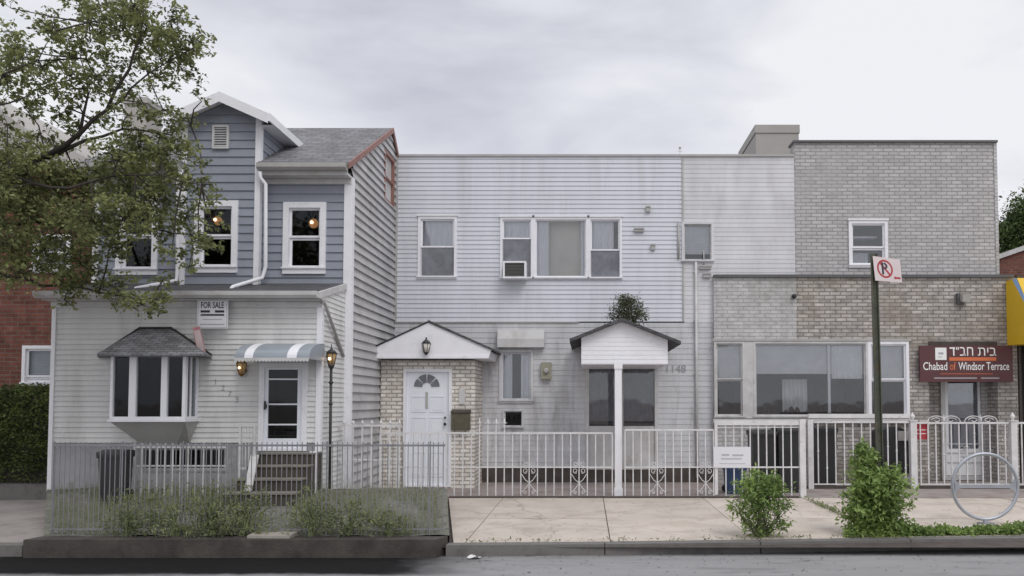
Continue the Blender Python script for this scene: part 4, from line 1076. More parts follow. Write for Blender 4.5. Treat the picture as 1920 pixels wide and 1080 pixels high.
# panelled entry below the gabled canopy
x0, x1, z0, z1 = dpan
fr = MB().ring(x0, x1, z0, z1, 0.07, D_MID - .03, D_MID + .07)
g1a, g1b = x_(1107), x_(1153); g2a, g2b = x_(1168), x_(1226); gz0 = Zp(799, D_MID); gz1 = z1 - .07
fr.box(g1b, g2a, D_MID - .02, D_MID + .05, z0 + .07, gz1)
fr.box(x0 + .071, g1b, D_MID + .0, D_MID + .05, z0 + .071, gz0); fr.box(g2a, x1 - .071, D_MID + .0, D_MID + .05, z0 + .071, gz0)
dd = part('double_door', fr, M['offwhite'], mh)
pn = MB().quad((x0 + .07, D_MID + .03, gz0), (g1b, D_MID + .03, gz0), (g1b, D_MID + .03, gz1), (x0 + .07, D_MID + .03, gz1))
pn.quad((g2a, D_MID + .03, gz0), (x1 - .07, D_MID + .03, gz0), (x1 - .07, D_MID + .03, gz1), (g2a, D_MID + .03, gz1))
part('pane', pn, M['glassr'], dd)
interior(dd, x0 + .07, x1 - .07, gz0, gz1, D_MID + .075, 0.8, M['middark'])
mb = pleats(MB(), x0 + .08, g1b - .0, gz0 + .1, gz1, D_MID + .14, .012, 5); pleats(mb, g2a, x1 - .08, gz0 + .1, gz1, D_MID + .14, .012, 6)
part('door_curtain', mb, M['screen'], dd)
# canopy
DC = 14.2
ca, cb_ = Xp(1090, DC, 660), Xp(1252, DC, 660); cz0 = Zp(682, DC); cz1 = Zp(641, DC)
cpx, cpz = Xp(1166, DC, 600), Zp(603, DC); el, er = Xp(1068, DC - .15, 640), Xp(1277, DC - .15, 640)
s_l = (cpz - Zp(642, DC)) / (cpx - el)
mb = MB()
def clo(z): return ca if z < cpz - s_l * (cpx - ca) else cpx - (cpz - z) / s_l
def chi(z): return cb_ if z < cpz - s_l * (cb_ - cpx) else cpx + (cpz - z) / s_l
siding(mb, (0, DC, 0), (1, 0, 0), (0, -1, 0), cz0, cpz - .005, clo, lambda z: max(clo(z), chi(z)), 0.078, 0.006, breaks=(cpz - s_l * (cpx - ca), cpz - s_l * (cb_ - cpx)))
mb.box(ca, cb_, DC + .0, D_MID - .02, cz0 - .012, cz0 - .001).box(ca, ca + .03, DC + .01, D_MID - .02, cz0, cz1).box(cb_ - .03, cb_, DC + .01, D_MID - .02, cz0, cz1)
cn = part('canopy', mb, M['white'], mh)
mb = MB(); sv = Vector((0, 0, .05))
for xe in (el, er):
    ze_ = cpz - s_l * abs(xe - cpx)
    mb.slab((xe, DC - .15, ze_), (cpx, DC - .15, cpz), (cpx, D_MID - .02, cpz), (xe, D_MID - .02, ze_), (0, 0, .055))
part('canopy_roof', mb, M['dkshingle'], cn)
px0, px1 = Xp(1153, 13.92, 800), Xp(1166, 13.92, 800)
part('canopy_post', MB().box(px0, px1, 13.92, 14.07, 0.0, cz0 - .013).box(px0 - .012, px1 + .012, 13.905, 14.085, 0.0, 0.14).box(px0 - .012, px1 + .012, 13.905, 14.085, cz0 - .10, cz0 - .014), M['white'], mh)
# house number beside the door
a, b, c, d = Rp(1250, 684, 1286, 698, D_MID)
text('1148', mh, M['numeral'], a, b, c, d, D_MID - .016, 'house_number')
# pipes and vents on the facade
p = MB().tube([(x_(1304), D_MID - .05, Zp(492, D_MID)), (x_(1304), D_MID - .05, 0.1)], .028, 8)
for py in (510, 600, 700, 800): p.box(x_(1304) - .045, x_(1304) + .045, D_MID - .055, D_MID - .014, Zp(py, D_MID) - .012, Zp(py, D_MID) + .012)
part('drain_pipe', p, M['offwhite'], mh)
part('thin_pipe', MB().tube([(x_(1319), D_MID - .03, Zp(470, D_MID)), (x_(1319), D_MID - .03, Zp(498, D_MID))], .015, 6).tube([(x_(1272), D_MID - .03, Zp(418, D_MID)), (x_(1272), D_MID - .03, Zp(486, D_MID))], .022, 6), M['gutter'], mh)
for (px, py, ww, hh) in ((1198, 432, 9, 3), (1215, 393, 4, 5), (1224, 464, 4, 5), (1322, 502, 11, 3), (1325, 517, 7, 4)):
    a, b, c, d = Rp(px - ww, py - hh, px + ww, py + hh, D_MID)
    part('wall_vent', MB().box(a, b, D_MID - .06, D_MID - .014, c, d).box(a - .01, b + .01, D_MID - .075, D_MID - .061, d - .02, d + .01), M['gutter'], mh)
# a strip of thin antenna on the parapet
ap = Wp(1276, 290, D_MID)
single('roof_antenna', MB().tube([(ap.x, D_MID + .1, zpar + .045), (ap.x, D_MID + .1, zpar + .20)], .006, 5).ball((ap.x, D_MID + .1, zpar + .22), .028, 8).tube([(ap.x - .05, D_MID + .1, zpar + .15), (ap.x + .05, D_MID + .1, zpar + .15)], .005, 5),
       M['gutter'], 'tiny antenna on the flat roof edge of the white house', 'antenna', (ap.x, D_MID + .1, zpar + .045))

# brick entrance porch
VX0, VX1 = Xp(713, D_VEST, 800), Xp(890, D_VEST, 800); zv = Zp(676, D_VEST)
vd_ = Rp(756, 692, 847, 916, D_VEST); vd_ = (vd_[0], vd_[1], 0.03, vd_[3])
mb = MB(); flat_wall(mb, VX0, VX1, 0, zv, D_VEST, D_VEST + .12, [hole(*vd_, g=0.02)])
mb.box(VX1 - .12, VX1 - .001, D_VEST + .12, D_MID - .02, 0, zv).box(VX0 + .001, VX0 + .12, D_VEST + .12, D_MID - .02, 0, zv)
part('entrance_wall', mb, M['tanbrick'], mh)
DV2 = 14.95
q = [Wp(693, 672, DV2), Wp(693, 656, DV2), Wp(803, 605, DV2), Wp(921, 659, DV2), Wp(916, 680, DV2)]
pk = q[2]; zb_ = q[0].z
mb = MB().prism([(q[0].x, zb_), (q[4].x, zb_), (q[3].x, q[1].z - 0.0), (pk.x, pk.z), (q[1].x, q[1].z)], 'y', DV2, DV2 + .05)
mb.prism([(q[0].x + .02, zb_ + .001), (q[4].x - .02, zb_ + .001), (q[3].x - .03, q[1].z - .02), (pk.x, pk.z - .03), (q[1].x + .02, q[1].z - .02)], 'y', DV2 + .051, D_MID - .02)
mb.box(q[0].x, q[4].x, DV2 - .02, DV2 - .001, zb_, zb_ + .05)
gp = part('entrance_gable', mb, M['white'], mh)
mb = MB()
mb.slab((q[1].x - .03, DV2 - .03, q[1].z + .0), (pk.x, DV2 - .03, pk.z + .012), (pk.x, D_MID - .02, pk.z + .012), (q[1].x - .03, D_MID - .02, q[1].z), (0, 0, .018))
mb.slab((q[3].x + .04, DV2 - .03, q[1].z - .02), (pk.x, DV2 - .03, pk.z + .012), (pk.x, D_MID - .02, pk.z + .012), (q[3].x + .04, D_MID - .02, q[1].z - .02), (0, 0, .04))
part('entrance_roof', mb, M['dkshingle'], gp)
x0, x1, z0, z1 = vd_
fr = part('entrance_frame', MB().ring(x0, x1, z0, z1, 0.055, D_VEST - .03, D_VEST + .10, .03), M['white'], mh)
a, b, c, d = x0 + .056, x1 - .056, z0 + .031, z1 - .056; yd_ = D_VEST + .02
lf = MB().box(a, b, yd_, yd_ + .05, c, d)
def pnl(mb, xa, xb, za, zb): mb.ring(xa, xb, za, zb, .014, yd_ - .010, yd_ - .001); mb.box(xa + .04, xb - .04, yd_ - .007, yd_ - .001, za + .04, zb - .04)
hw = (b - a)
for (u0, u1) in ((.12, .46), (.54, .88)):
    pnl(lf, a + hw * u0, a + hw * u1, c + .16, c + .62); pnl(lf, a + hw * u0, a + hw * u1, c + .75, c + 1.28); pnl(lf, a + hw * u0, a + hw * u1, c + 1.38, c + 1.68)
ld = part('entrance_door', lf, M['doorwhite'], mh)
fc_ = Wp(800, 726, D_VEST); rr = .245; mb = MB(); seg = 4
for k in range(seg):
    q0, q1_ = math.pi * (k + .07) / seg, math.pi * (k + .93) / seg
    pts = []
    for j in range(7):
        qq = q0 + (q1_ - q0) * j / 6; pts.append((fc_.x + rr * math.cos(qq), fc_.z + rr * math.sin(qq)))
    for j in range(6, -1, -1):
        qq = q0 + (q1_ - q0) * j / 6; pts.append((fc_.x + rr * .36 * math.cos(qq), fc_.z + rr * .36 * math.sin(qq)))
    mb.prism(pts[::-1], 'y', yd_ - .012, yd_ - .001)
part('fanlight', mb, M['screen'], ld)
part('door_plaque', MB().box(fc_.x - .022, fc_.x + .022, yd_ - .016, yd_ - .001, Zp(766, D_VEST), Zp(735, D_VEST)), M['gutter'], ld)
part('door_knob', MB().ball((b - .07, yd_ - .05, Zp(795, D_VEST)), .03, 8).ball((b - .07, yd_ - .035, Zp(783, D_VEST)), .022, 8), M['black'], ld)
wall_lantern(799, 652, DV2 - .0, 1.05, 'black carriage lantern on the white gable above the entrance', lit=False)
# plaque with a row of numbers on the brick
a, b, c, d = Rp(861, 729, 872, 758, D_VEST)
part('number_plate', MB().box(a, b, D_VEST - .02, D_VEST - .001, c, d), M['offwhite'], mh)
a, b, c, d = Rp(848, 770, 882, 806, D_VEST)
mbx = thing('mailbox', 'weathered brown double mailbox on the brick right of the white door', 'mailbox', ((a + b) / 2, D_VEST, c))
part('box', MB().box(a, b, D_VEST - .12, D_VEST - .001, c, d - .04), M['mailbox'], mbx)
part('lid', MB().prism([(D_VEST - .14, d - .039), (D_VEST - .14, d - .02), (D_VEST - .001, d + .02), (D_VEST - .001, d - .039)], 'x', a - .01, b + .01), M['brown'], mbx)
# electric meter
a, b, c, d = Rp(1015, 680, 1034, 711, D_MID)
mt_ = thing('electric_meter', 'small tan electric meter box beside the lower window', 'meter', ((a + b) / 2, D_MID, c))
part('case', MB().box(a, b, D_MID - .11, D_MID - .012, c, d), mat('meter_case', (0.30, 0.29, 0.22), .6), mt_)
part('dial', MB().lathe([(.06, 0), (.055, -.04), (.03, -.05)], (a + b) / 2, D_MID - .111, (c + d) / 2, 12, 'y'), M['gutter'], mt_)
# air conditioner
a, b, c, d = Rp(944, 491, 987, 523, D_MID - .2)
ac = thing('air_conditioner', 'boxy window air conditioner under the left upper sash', 'air conditioner', ((a + b) / 2, D_MID, c))
part('casing', MB().ring(a, b, c, d, .035, D_MID - .30, D_MID + .01).box(a + .036, b - .036, D_MID - .2, D_MID, c + .036, d - .036), M['white'], ac)
g = MB()
for i in range(9):
    z = c + .04 + (d - c - .08) * (i + .5) / 9; g.box(a + .036, b - .036, D_MID - .285, D_MID - .27, z - .007, z + .007)
part('grille', g, M['acgrille'], ac)
part('fan_backing', MB().box(a + .036, b - .036, D_MID - .25, D_MID - .24, c + .036, d - .036), M['screen'], ac)

# ---------------------------------------------------------------- PALE BRICK BUILDING (right)
BD = D_MID; BL = D_MID - 0.12
UX0, UX1 = MX1 + .004, Xp(1870, BD, 400); LX0, LX1 = XLOW + .004, Xp(1908, BL, 700)
zu1 = Zp(268, BD); zled = Zp(518, BL)
bb = thing('brick_building', 'two-storey pale brick building with a wide ground-floor window and a maroon sign over its door', 'building', ((UX0 + UX1) / 2, BD, 0))
wu = Rp(1591, 414, 1664, 502, BD)
mb = MB(); flat_wall(mb, UX0, UX1, zled - .1, zu1, BD, BD + .3, [hole(*wu)]); mb.box(UX1 - .25, UX1 - .003, BD + .31, 24, 0, zu1 - .004).box(UX0, UX1, 24, 24.2, 0, zu1 - .004)
part('upper_wall', mb, M['palebrick'], bb)
sf = Rp(1339, 640, 1704, 784, BL)
rec = Rp(1743, 640, 1872, 903, BL); rec = (rec[0], rec[1], 0.0, rec[3])
XM = Xp(1493, BL, 600)
# lower wall in two finishes, the window group cut out of both
def lowwall(x0, x1, ops, caps):
    m_ = MB(); flat_wall(m_, x0, x1, 0.0, zled - .03, BL, BL + .3, ops, caps); return m_
part('lower_wall', lowwall(LX0, XM, [(sf[0] + .03, XM, sf[2] + .02, sf[3] - .03)], (True, False)), M['washbrick'], bb, 'whitewashed left part of the lower brick wall')
part('lower_wall', lowwall(XM, LX1, [(XM, sf[1] - .03, sf[2] + .02, sf[3] - .03), rec], (False, True)), M['dirtybrick'], bb)
part('ledge', MB().box(LX0 - .0, LX1 - .05, BL - .05, BD - .002, zled - .028, zled + .03), M['capmetal'], bb)
part('coping', MB().box(UX0 - .03, UX1 + .02, BD - .05, BD + .35, zu1 + .0, zu1 + .045), M['capmetal'], bb)
part('roof', MB().box(UX0, UX1 - .3, BD + .36, 24, zu1 - .3, zu1 - .2), M['dkshingle'], bb)
part('quoin_edge', MB().box(UX1 - .05, UX1 + .012, BD - .015, BD - .001, zled + .03, zu1 - .01), M['washbrick'], bb)
a, b, c, d = Rp(1412, 243, 1491, 300, 17.6)
bk = part('rooftop_bulkhead', MB().box(a, b, 17.3, 19.2, zpar - .3, d - .18).box(a - .02, b + .02, 17.28, 19.22, d - .179, d), M['stucco'], bb)
window(bb, *wu, BD, 0.06, 0.07, split=0.40, room='middark', blind=None, gl='glassu', depth=1.0, head=True, g=0.015)
# blinds pattern in upper window
a, b, c, d = wu
part('shelf', MB().box(a + .1, b - .1, BD + .3, BD + .5, d - .30, d - .26).box(a + .1, b - .1, BD + .3, BD + .5, d - .50, d - .46).box(a + .1, a + .5, BD + .3, BD + .34, c + .06, c + .36), M['curtain'], bb)
# storefront windows
def xb(p): return Xp(p, BL, 710)
sz0, sz1 = sf[2], sf[3]
window(bb, xb(1339), xb(1396), sz0, sz1, BL, 0.045, 0.05, split=0.5, sash=.028, room='middark', blind=0.5, gl='glassr', depth=1.4, g=0.02, fmat='offwhite', smat='offwhite')
part('mullion_panel', MB().box(xb(1396) + .001, xb(1412) - .001, BL - .03, BL + .06, sz0, sz1), M['offwhite'], bb)
window(bb, xb(1412), xb(1627), sz0, sz1, BL, 0.045, 0.05, kind='fixed', sash=.025, room='middark', blind=0.42, gl='glassr', depth=1.4, g=0.02, fmat='offwhite', smat='offwhite')
part('window_mullion', MB().box(xb(1553), xb(1558), BL + .031, BL + .07, sz0 + .1, sz1 - .05), M['blind'], bb)
window(bb, xb(1627) + .001, xb(1704), sz0, sz1, BL, 0.06, 0.05, split=0.5, sash=.03, room='middark', blind=0.5, gl='glassr', depth=1.4, g=0.02, fmat='white', smat='white')
part('window_sill', MB().box(xb(1336), xb(1708), BL - .08, BL - .002, sz0 - .10, sz0 - .012), M['offwhite'], bb)
part('window_head', MB().box(xb(1336), xb(1708), BL - .05, BL - .002, sz1 + .004, sz1 + .05), M['gutter'], bb)
# goods on the sill inside
mb = MB()
for i in range(14):
    px = 1422 + i * 14.5 + R_.uniform(-4, 4); hh = R_.uniform(.05, .20); w2 = R_.uniform(3, 7)
    mb.lathe([(.02, 0), (.05, .02), (.06, hh * .6), (.03, hh), (.01, hh + .02)], xb(px), BL + .35 + R_.uniform(0, .2), sz0 + .05, 8)
mb.prism([(xb(1560), sz0 + .05), (xb(1622), sz0 + .05), (xb(1622), sz0 + .22), (xb(1600), sz0 + .32), (xb(1570), sz0 + .30), (xb(1560), sz0 + .2)], 'y', BL + .6, BL + .9)
part('window_display', mb, M['brown'], bb)
part('upper_curtain', pleats(MB(), xb(1561), xb(1619), (sz0 + sz1) / 2 + .02, sz1 - .08, BL + .062, .006, 9), M['blind'], bb)
part('display_curtain', pleats(MB(), xb(1478), xb(1526), sz0 + .12, sz0 + .80, BL + .5, .015, 6), M['blind'], bb)
# recessed entrance
x0, x1, z0, z1 = rec; yr = BL + .55
mb = MB().box(x0 - .1, x1 + .1, yr, yr + .05, 0, z1 + .1).box(x0 - .10, x0 - .002, BL + .301, yr, 0, z1 + .1).box(x1 + .002, x1 + .10, BL + .301, yr, 0, z1 + .1).box(x0, x1, BL + .3, yr, z1, z1 + .08)
part('recess', mb, M['dirtybrick'], bb)
part('recess_lintel', MB().box(x0, x1, BL - .012, BL + .25, z1 - .14, z1 - .002), M['brown'], bb)
da, db = Xp(1763, yr, 800), Xp(1846, yr, 800); zd1 = z1 - .15
df = part('door_frame', MB().ring(da, db, 0.01, zd1, .09, yr - .06, yr - .001), M['offwhite'], bb)
lf = MB(); pa_, pb_ = da + .091, db - .091
lf.ring(pa_, pb_, 0.11, zd1 - .091, .06, yr - .05, yr - .01, .55)
door = part('storm_door', lf, M['blind'], bb)
part('pane', MB().box(pa_ + .06, pb_ - .06, yr - .03, yr - .026, .66, zd1 - .15), M['glassr'], door)
part('door_backing', MB().box(pa_ + .06, pb_ - .06, yr - .009, yr - .004, .2, zd1 - .15), M['screen'], door)
# ornamental grille on the door's lower half
mb = MB(); zz0, zz1 = Zp(868, yr), Zp(832, yr)
for py in (832, 848, 866): mb.box(pa_ + .03, pb_ - .03, yr - .075, yr - .06, Zp(py, yr) - .009, Zp(py, yr) + .009)
cx_ = (pa_ + pb_) / 2
for s1_ in (-1, 1):
    for k in range(2):
        cz = Zp(840 + 18 * k, yr)
        mb.tube([(cx_ + s1_ * (.05 + .05 * math.cos(q)), yr - .066, cz + .05 * math.sin(q)) for q in [j * math.pi / 5 for j in range(11)]], .008, 5)
part('door_grille', mb, M['iron'], door)
# floodlight fixture on the brick
p = Wp(1800, 562, BL)
fl = thing('floodlight', 'old grey floodlight fixed to the brick high above the maroon sign', 'floodlight', (p.x, BL, p.z))
part('bracket', MB().box(p.x - .09, p.x - .05, BL - .10, BL - .001, p.z - .10, p.z + .12).box(p.x - .05, p.x + .05, BL - .08, BL - .06, p.z - .12, p.z - .08), M['capmetal'], fl)
part('lamp_head', MB().prism([(BL - .20, p.z - .06), (BL - .22, p.z + .08), (BL - .06, p.z + .10), (BL - .06, p.z - .04)], 'x', p.x - .04, p.x + .12), M['stucco'], fl)
p = Wp(1488, 556, BL)
single('wall_spotlight', MB().lathe([(.035, 0), (.05, -.03), (.045, -.08), (.02, -.1)], p.x, BL - .001, p.z, 10, 'y'), M['black'], 'round black fixture on the lower wall near the edge of the whitewash', 'fixture', (p.x, BL, p.z))
# signboard
DS = BL - .10
a, b, c, d = Rp(1724, 648, 1898, 716, DS)
sb_ = thing('shop_sign', 'maroon signboard with Hebrew and white lettering over the recessed door', 'sign', ((a + b) / 2, DS, c))
part('board', MB().box(a, b, DS - .02, DS + .03, c, d), M['maroon'], sb_)
def sx(px): return Xp(px, DS, 680)
def sz(py): return Zp(py, DS)
yt = DS - .024
part('lettering', MB().prism([(sx(1786.4), sz(667)), (sx(1789), sz(667)), (sx(1789), sz(654)), (sx(1790.2), sz(654)), (sx(1790.2), sz(651.2)), (sx(1780), sz(651.2)), (sx(1780), sz(654)), (sx(1786.4), sz(654))], 'y', yt, DS - .021), M['letwhite'], sb_)
for q_ in (1792.2, 1795.4): part('quote_mark', MB().box(sx(q_), sx(q_ + 1.9), yt, DS - .021, sz(656), sz(651)), M['letwhite'], sb_)
text('\u05d1\u05d7', sb_, M['letwhite'], sx(1799), sx(1824), sz(667), sz(651), yt)
text('\u05ea\u05d9\u05d1', sb_, M['letwhite'], sx(1833), sx(1867), sz(667), sz(652), yt)
part('emblem', MB().box(sx(1753), sx(1774), yt - .001, DS - .021, sz(675), sz(652)), M['letwhite'], sb_)
mb = MB(); ex, ez = (sx(1753) + sx(1774)) / 2, (sz(652) + sz(675)) / 2
mb.box(ex - .05, ex + .05, yt - .004, yt - .0015, ez - .012, ez + .03).box(ex - .06, ex + .02, yt - .004, yt - .0015, ez - .07, ez - .055)
part('emblem_mark', mb, M['paleink'], sb_)
part('rule', MB().box(sx(1779), sx(1867), yt, DS - .021, sz(676.5), sz(670)), M['orange'], sb_)
text('Chabad', sb_, M['letwhite'], sx(1730), sx(1775), sz(694), sz(679), yt, bold=0.006)
text('of', sb_, M['orange'], sx(1780), sx(1791), sz(694), sz(679), yt, bold=0.006)
text('Windsor Terrace', sb_, M['letwhite'], sx(1796), sx(1891), sz(694), sz(679), yt, bold=0.006)
part('small_print', MB().box(sx(1750), sx(1830), yt, DS - .021, sz(710), sz(708)).box(sx(1838), sx(1872), yt, DS - .021, sz(710), sz(708)), M['paleink'], sb_)
part('small_rule', MB().box(sx(1762), sx(1860), yt, DS - .021, sz(701.5), sz(700.5)), M['orange'], sb_)

# ---------------------------------------------------------------- right neighbour with yellow awning
ns0 = LX1 + .02
nb = thing('corner_shop', 'dark shopfront at the right edge under a yellow awning', 'shop', (ns0 + 2, BL, 0))
mb = MB(); flat_wall(mb, ns0, ns0 + 5, 0, Zp(516, BL), BL - .02, BL + .3, [(ns0 + .05, ns0 + 1.4, 0.1, Zp(640, BL))])
part('wall', mb, M['brown'], nb)
part('shop_door', MB().box(ns0 + .05, ns0 + 1.4, BL + .2, BL + .25, .1, Zp(640, BL)).box(ns0 + .08, ns0 + .14, BL + .1, BL + .2, .1, Zp(660, BL)).box(ns0 + .05, ns0 + 1.4, BL + .14, BL + .19, Zp(664, BL), Zp(660, BL)), M['dark'], nb)
aw0 = Xp(1887, BL - .03, 580); zt_, zb_2 = Zp(521, 15.7), Zp(642, 15.0)
prof = [(BL - .03, zt_), (15.72, zt_), (15.02, zb_2 + .25), (15.0, zb_2), (BL - .03, zb_2 + 0.02)]
aw1 = part('awning', MB().prism([(p_[0], p_[1]) for p_ in prof], 'x', aw0, aw0 + 3.2), M['yellow'], nb)
def af(x, t): # on the sloping face
    return Vector((x, lerp(15.72, 15.02, t) - .004, lerp(zt_, zb_2 + .25, t) + .004))
dd_ = lambda px: aw0 * FPX / (px - PX0)
mb = MB().prism([(dd_(1903), zt_ - .004), (15.74, zt_ - .004), (15.2, lerp(zt_, zb_2 + .25, .74)), (15.2, Zp(598, 15.2))], 'x', aw0 - .004, aw0 - .001)
part('awning_panel', mb, M['skyblue'], aw1)
# far brick house and tree
fp = Wp(1872, 490, 24)
mb = MB(); x0 = Xp(1850, 24, 500)
zA, zB = Zp(494, 24), Zp(466, 24)
mb.prism([(x0, 0), (x0 + 3, 0), (x0 + 3, zB + .6), (x0, zA + .0)], 'y', 24.3, 30)
fb = thing('far_house', 'brick house with a sloping parapet seen beyond the pale brick building', 'house', (x0 + 1.5, 24.3, 0))
part('wall', mb, M['redbrick'], fb)
part('coping', MB().prism([(x0, zA + .002), (x0 + 3, zB + .602), (x0 + 3, zB + .75), (x0, zA + .15)], 'y', 24.2, 30.1), M['offwhite'], fb)

# ---------------------------------------------------------------- foliage
def leaves(pts, size, rnd, wid=0.5, droop=0.3, flat=0.4):
    """pts (n,3): one folded leaf of two faces at each point"""
    n = len(pts)
    d = rnd.normal(size=(n, 3)); d[:, 2] = d[:, 2] * 0.7 - droop; d /= np.linalg.norm(d, axis=1)[:, None]
    up = rnd.normal(size=(n, 3)) * flat + np.array([0, 0, 1.0])
    s = np.cross(d, up); s /= (np.linalg.norm(s, axis=1)[:, None] + 1e-9)
    nn = np.cross(s, d)
    L = size * rnd.uniform(0.45, 1.5, n)[:, None]; Wd = L * wid * 0.5
    a = pts; b = pts + d * L * .5 + s * Wd + nn * L * .12; c = pts + d * L; e_ = pts + d * L * .5 - s * Wd + nn * L * .12
    m = pts + d * L * .5
    V = np.stack([a, b, c, e_, ], axis=1).reshape(-1, 3)
    F = [(4 * i, 4 * i + 1, 4 * i + 2) for i in range(n)] + [(4 * i, 4 * i + 2, 4 * i + 3) for i in range(n)]
    return V, F
def leaf_mesh(name, V, F, m, org):
    me = bpy.data.meshes.new(name); me.from_pydata((V - np.array(org)).tolist(), [], F); me.materials.append(m)
    return me
def twigs_in(c, rad, n_t, rnd, per, spread=0.12, base=None, lens=(0.25, 0.6)):
    """points strung along short twigs inside an ellipsoid, gives light and dark clumps and gaps"""
    out_ = []; tw = []
    c = np.array(c); rad = np.array(rad)
    for _ in range(n_t):
        while True:
            p = rnd.uniform(-1, 1, 3)
            if np.dot(p, p) < 1: break
        p0 = c + p * rad
        d = rnd.normal(size=3); d[2] = d[2] * .5; d += p * 0.8; d /= np.linalg.norm(d)
        L = rnd.uniform(*lens) * rad.mean() * 1.3
        t = rnd.uniform(0, 1, per)[:, None]
        q = p0 + d * L * t + rnd.normal(size=(per, 3)) * spread * rad.mean()
        out_.append(q); tw.append((p0 - d * L * .2, p0 + d * L))
    return np.concatenate(out_), tw

def plant(name, label, cat, base, clumps, m, size, seed, stems=6, group=None, wid=0.45, stem_r=0.006, spread=.13, droop=.2):
    rnd = np.random.default_rng(seed)
    t = thing(name, label, cat, tuple(base), group)
    P = []; mb = MB()
    for (c, rad, nt_, per) in clumps:
        q, tw = twigs_in(c, rad, nt_, rnd, per, spread); P.append(q)
        for k in range(min(stems, len(tw))):
            a, b = Vector(base) + Vector((rnd.uniform(-.03, .03), rnd.uniform(-.03, .03), 0)), Vector(tw[k][1])
            mid = a.lerp(Vector(c), .55) + Vector((rnd.uniform(-.04, .04), rnd.uniform(-.04, .04), 0))
            mb.tube([a, mid, b], [stem_r * 1.4, stem_r, stem_r * .5], 5)
    P = np.concatenate(P); P = P[P[:, 2] > base[2] + 0.01]
    V, F = leaves(P, size, rnd, wid, droop)
    o = bpy.data.objects.new('foliage', leaf_mesh('foliage', V, F, M[m], base)); S.collection.objects.link(o); o.parent = t
    part('stem', mb, M['stem'], t)
    return t

# street tree, its trunk just outside the left edge
rnd = np.random.default_rng(11)
TB = Vector((Xp(-150, 10.1, 900), 10.1, 0.0))
tree = thing('street_tree', 'leafy street tree reaching in from the left in front of the brick and blue houses', 'tree', tuple(TB))
def tp(px, py, D=10.4): return Wp(px, py, D)
limbs = []
fork = tp(-130, 480, 10.15)
tr_mb = MB()
tr_mb.tube([TB, TB.lerp(fork, .3) + Vector((.03, 0, 0)), TB.lerp(fork, .7) + Vector((-.02, .03, 0)), fork], [.19, .15, .13, .115], 12)
mains = [
 ([fork, tp(-60, 380), tp(20, 325), tp(90, 295), tp(150, 250), tp(200, 205), tp(240, 130), tp(262, 70), tp(270, 10)], .062),
 ([tp(90, 295), tp(160, 262), tp(230, 240), tp(300, 250, 10.8), tp(360, 235, 11)], .035),
 ([tp(200, 205), tp(250, 165), tp(310, 120), tp(365, 95, 10.8)], .022),
 ([tp(150, 250), tp(165, 180), tp(150, 110), tp(165, 40)], .022),
 ([fork, tp(-70, 430), tp(0, 425, 10.8), tp(60, 412, 11), tp(120, 425, 11.1), tp(200, 440, 11.1), tp(290, 430, 11.2), tp(360, 440, 11.2)], .05),
 ([fork, tp(-60, 495, 10.2), tp(10, 518, 10.3), tp(80, 535, 10.4), tp(150, 540, 10.6), tp(220, 555, 10.8), tp(285, 570, 10.9)], .04),
 ([tp(20, 325), tp(60, 345, 9.9), tp(130, 350, 9.8), tp(210, 330, 9.9), tp(300, 330, 10), tp(380, 345, 10)], .034),
 ([fork, tp(-150, 360, 9.8), tp(-90, 250, 9.7), tp(-20, 200, 9.6), tp(60, 175, 9.6)], .05),
 ([tp(-20, 200, 9.6), tp(10, 140, 9.6), tp(70, 110, 9.7), tp(110, 60, 9.7)], .022),
 ([fork, tp(-220, 350, 10.3), tp(-260, 200, 10.4), tp(-250, 50, 10.4)], .06),
]
bpts = []
br_mb = MB()
for pts, r in mains:
    n = len(pts); rs_ = [r * (1 - .88 * (i / (n - 1)) ** .7) for i in range(n)]
    jit = [p + Vector((rnd.uniform(-.02, .02), rnd.uniform(-.02, .02), rnd.uniform(-.02, .02))) if 0 < i else p for i, p in enumerate(pts)]
    # subdivide for gentle crookedness
    P2 = [jit[0]]; R2 = [rs_[0]]
    for i in range(1, n):
        md = (jit[i - 1] + jit[i]) / 2 + Vector((rnd.uniform(-.03, .03), rnd.uniform(-.03, .03), rnd.uniform(-.03, .03)))
        P2 += [md, jit[i]]; R2 += [(rs_[i - 1] + rs_[i]) / 2, rs_[i]]
    br_mb.tube(P2, R2, 8); bpts += P2[1:]
part('trunk', tr_mb, M['bark'], tree)
clumps = []   # px, py, r px, density
dense = [(40,330,55),(100,340,55),(160,345,50),(215,300,45),(262,275,40),(300,312,40),(330,262,28),(240,350,50),(290,372,42),(340,330,28),(380,350,20),(350,405,32),(300,425,34),(372,450,22),(400,470,14),
 (60,395,52),(120,420,52),(180,415,46),(232,405,42),(150,478,42),(80,465,44),(20,455,44),(205,462,34),(40,512,30),(100,515,34),(160,528,32),(220,540,30),(268,572,24),(295,560,20),(120,562,14),(322,475,18),(10,380,50),(10,300,40),
 (-60,380,70),(-120,300,80),(-140,420,70),(-60,480,50)]
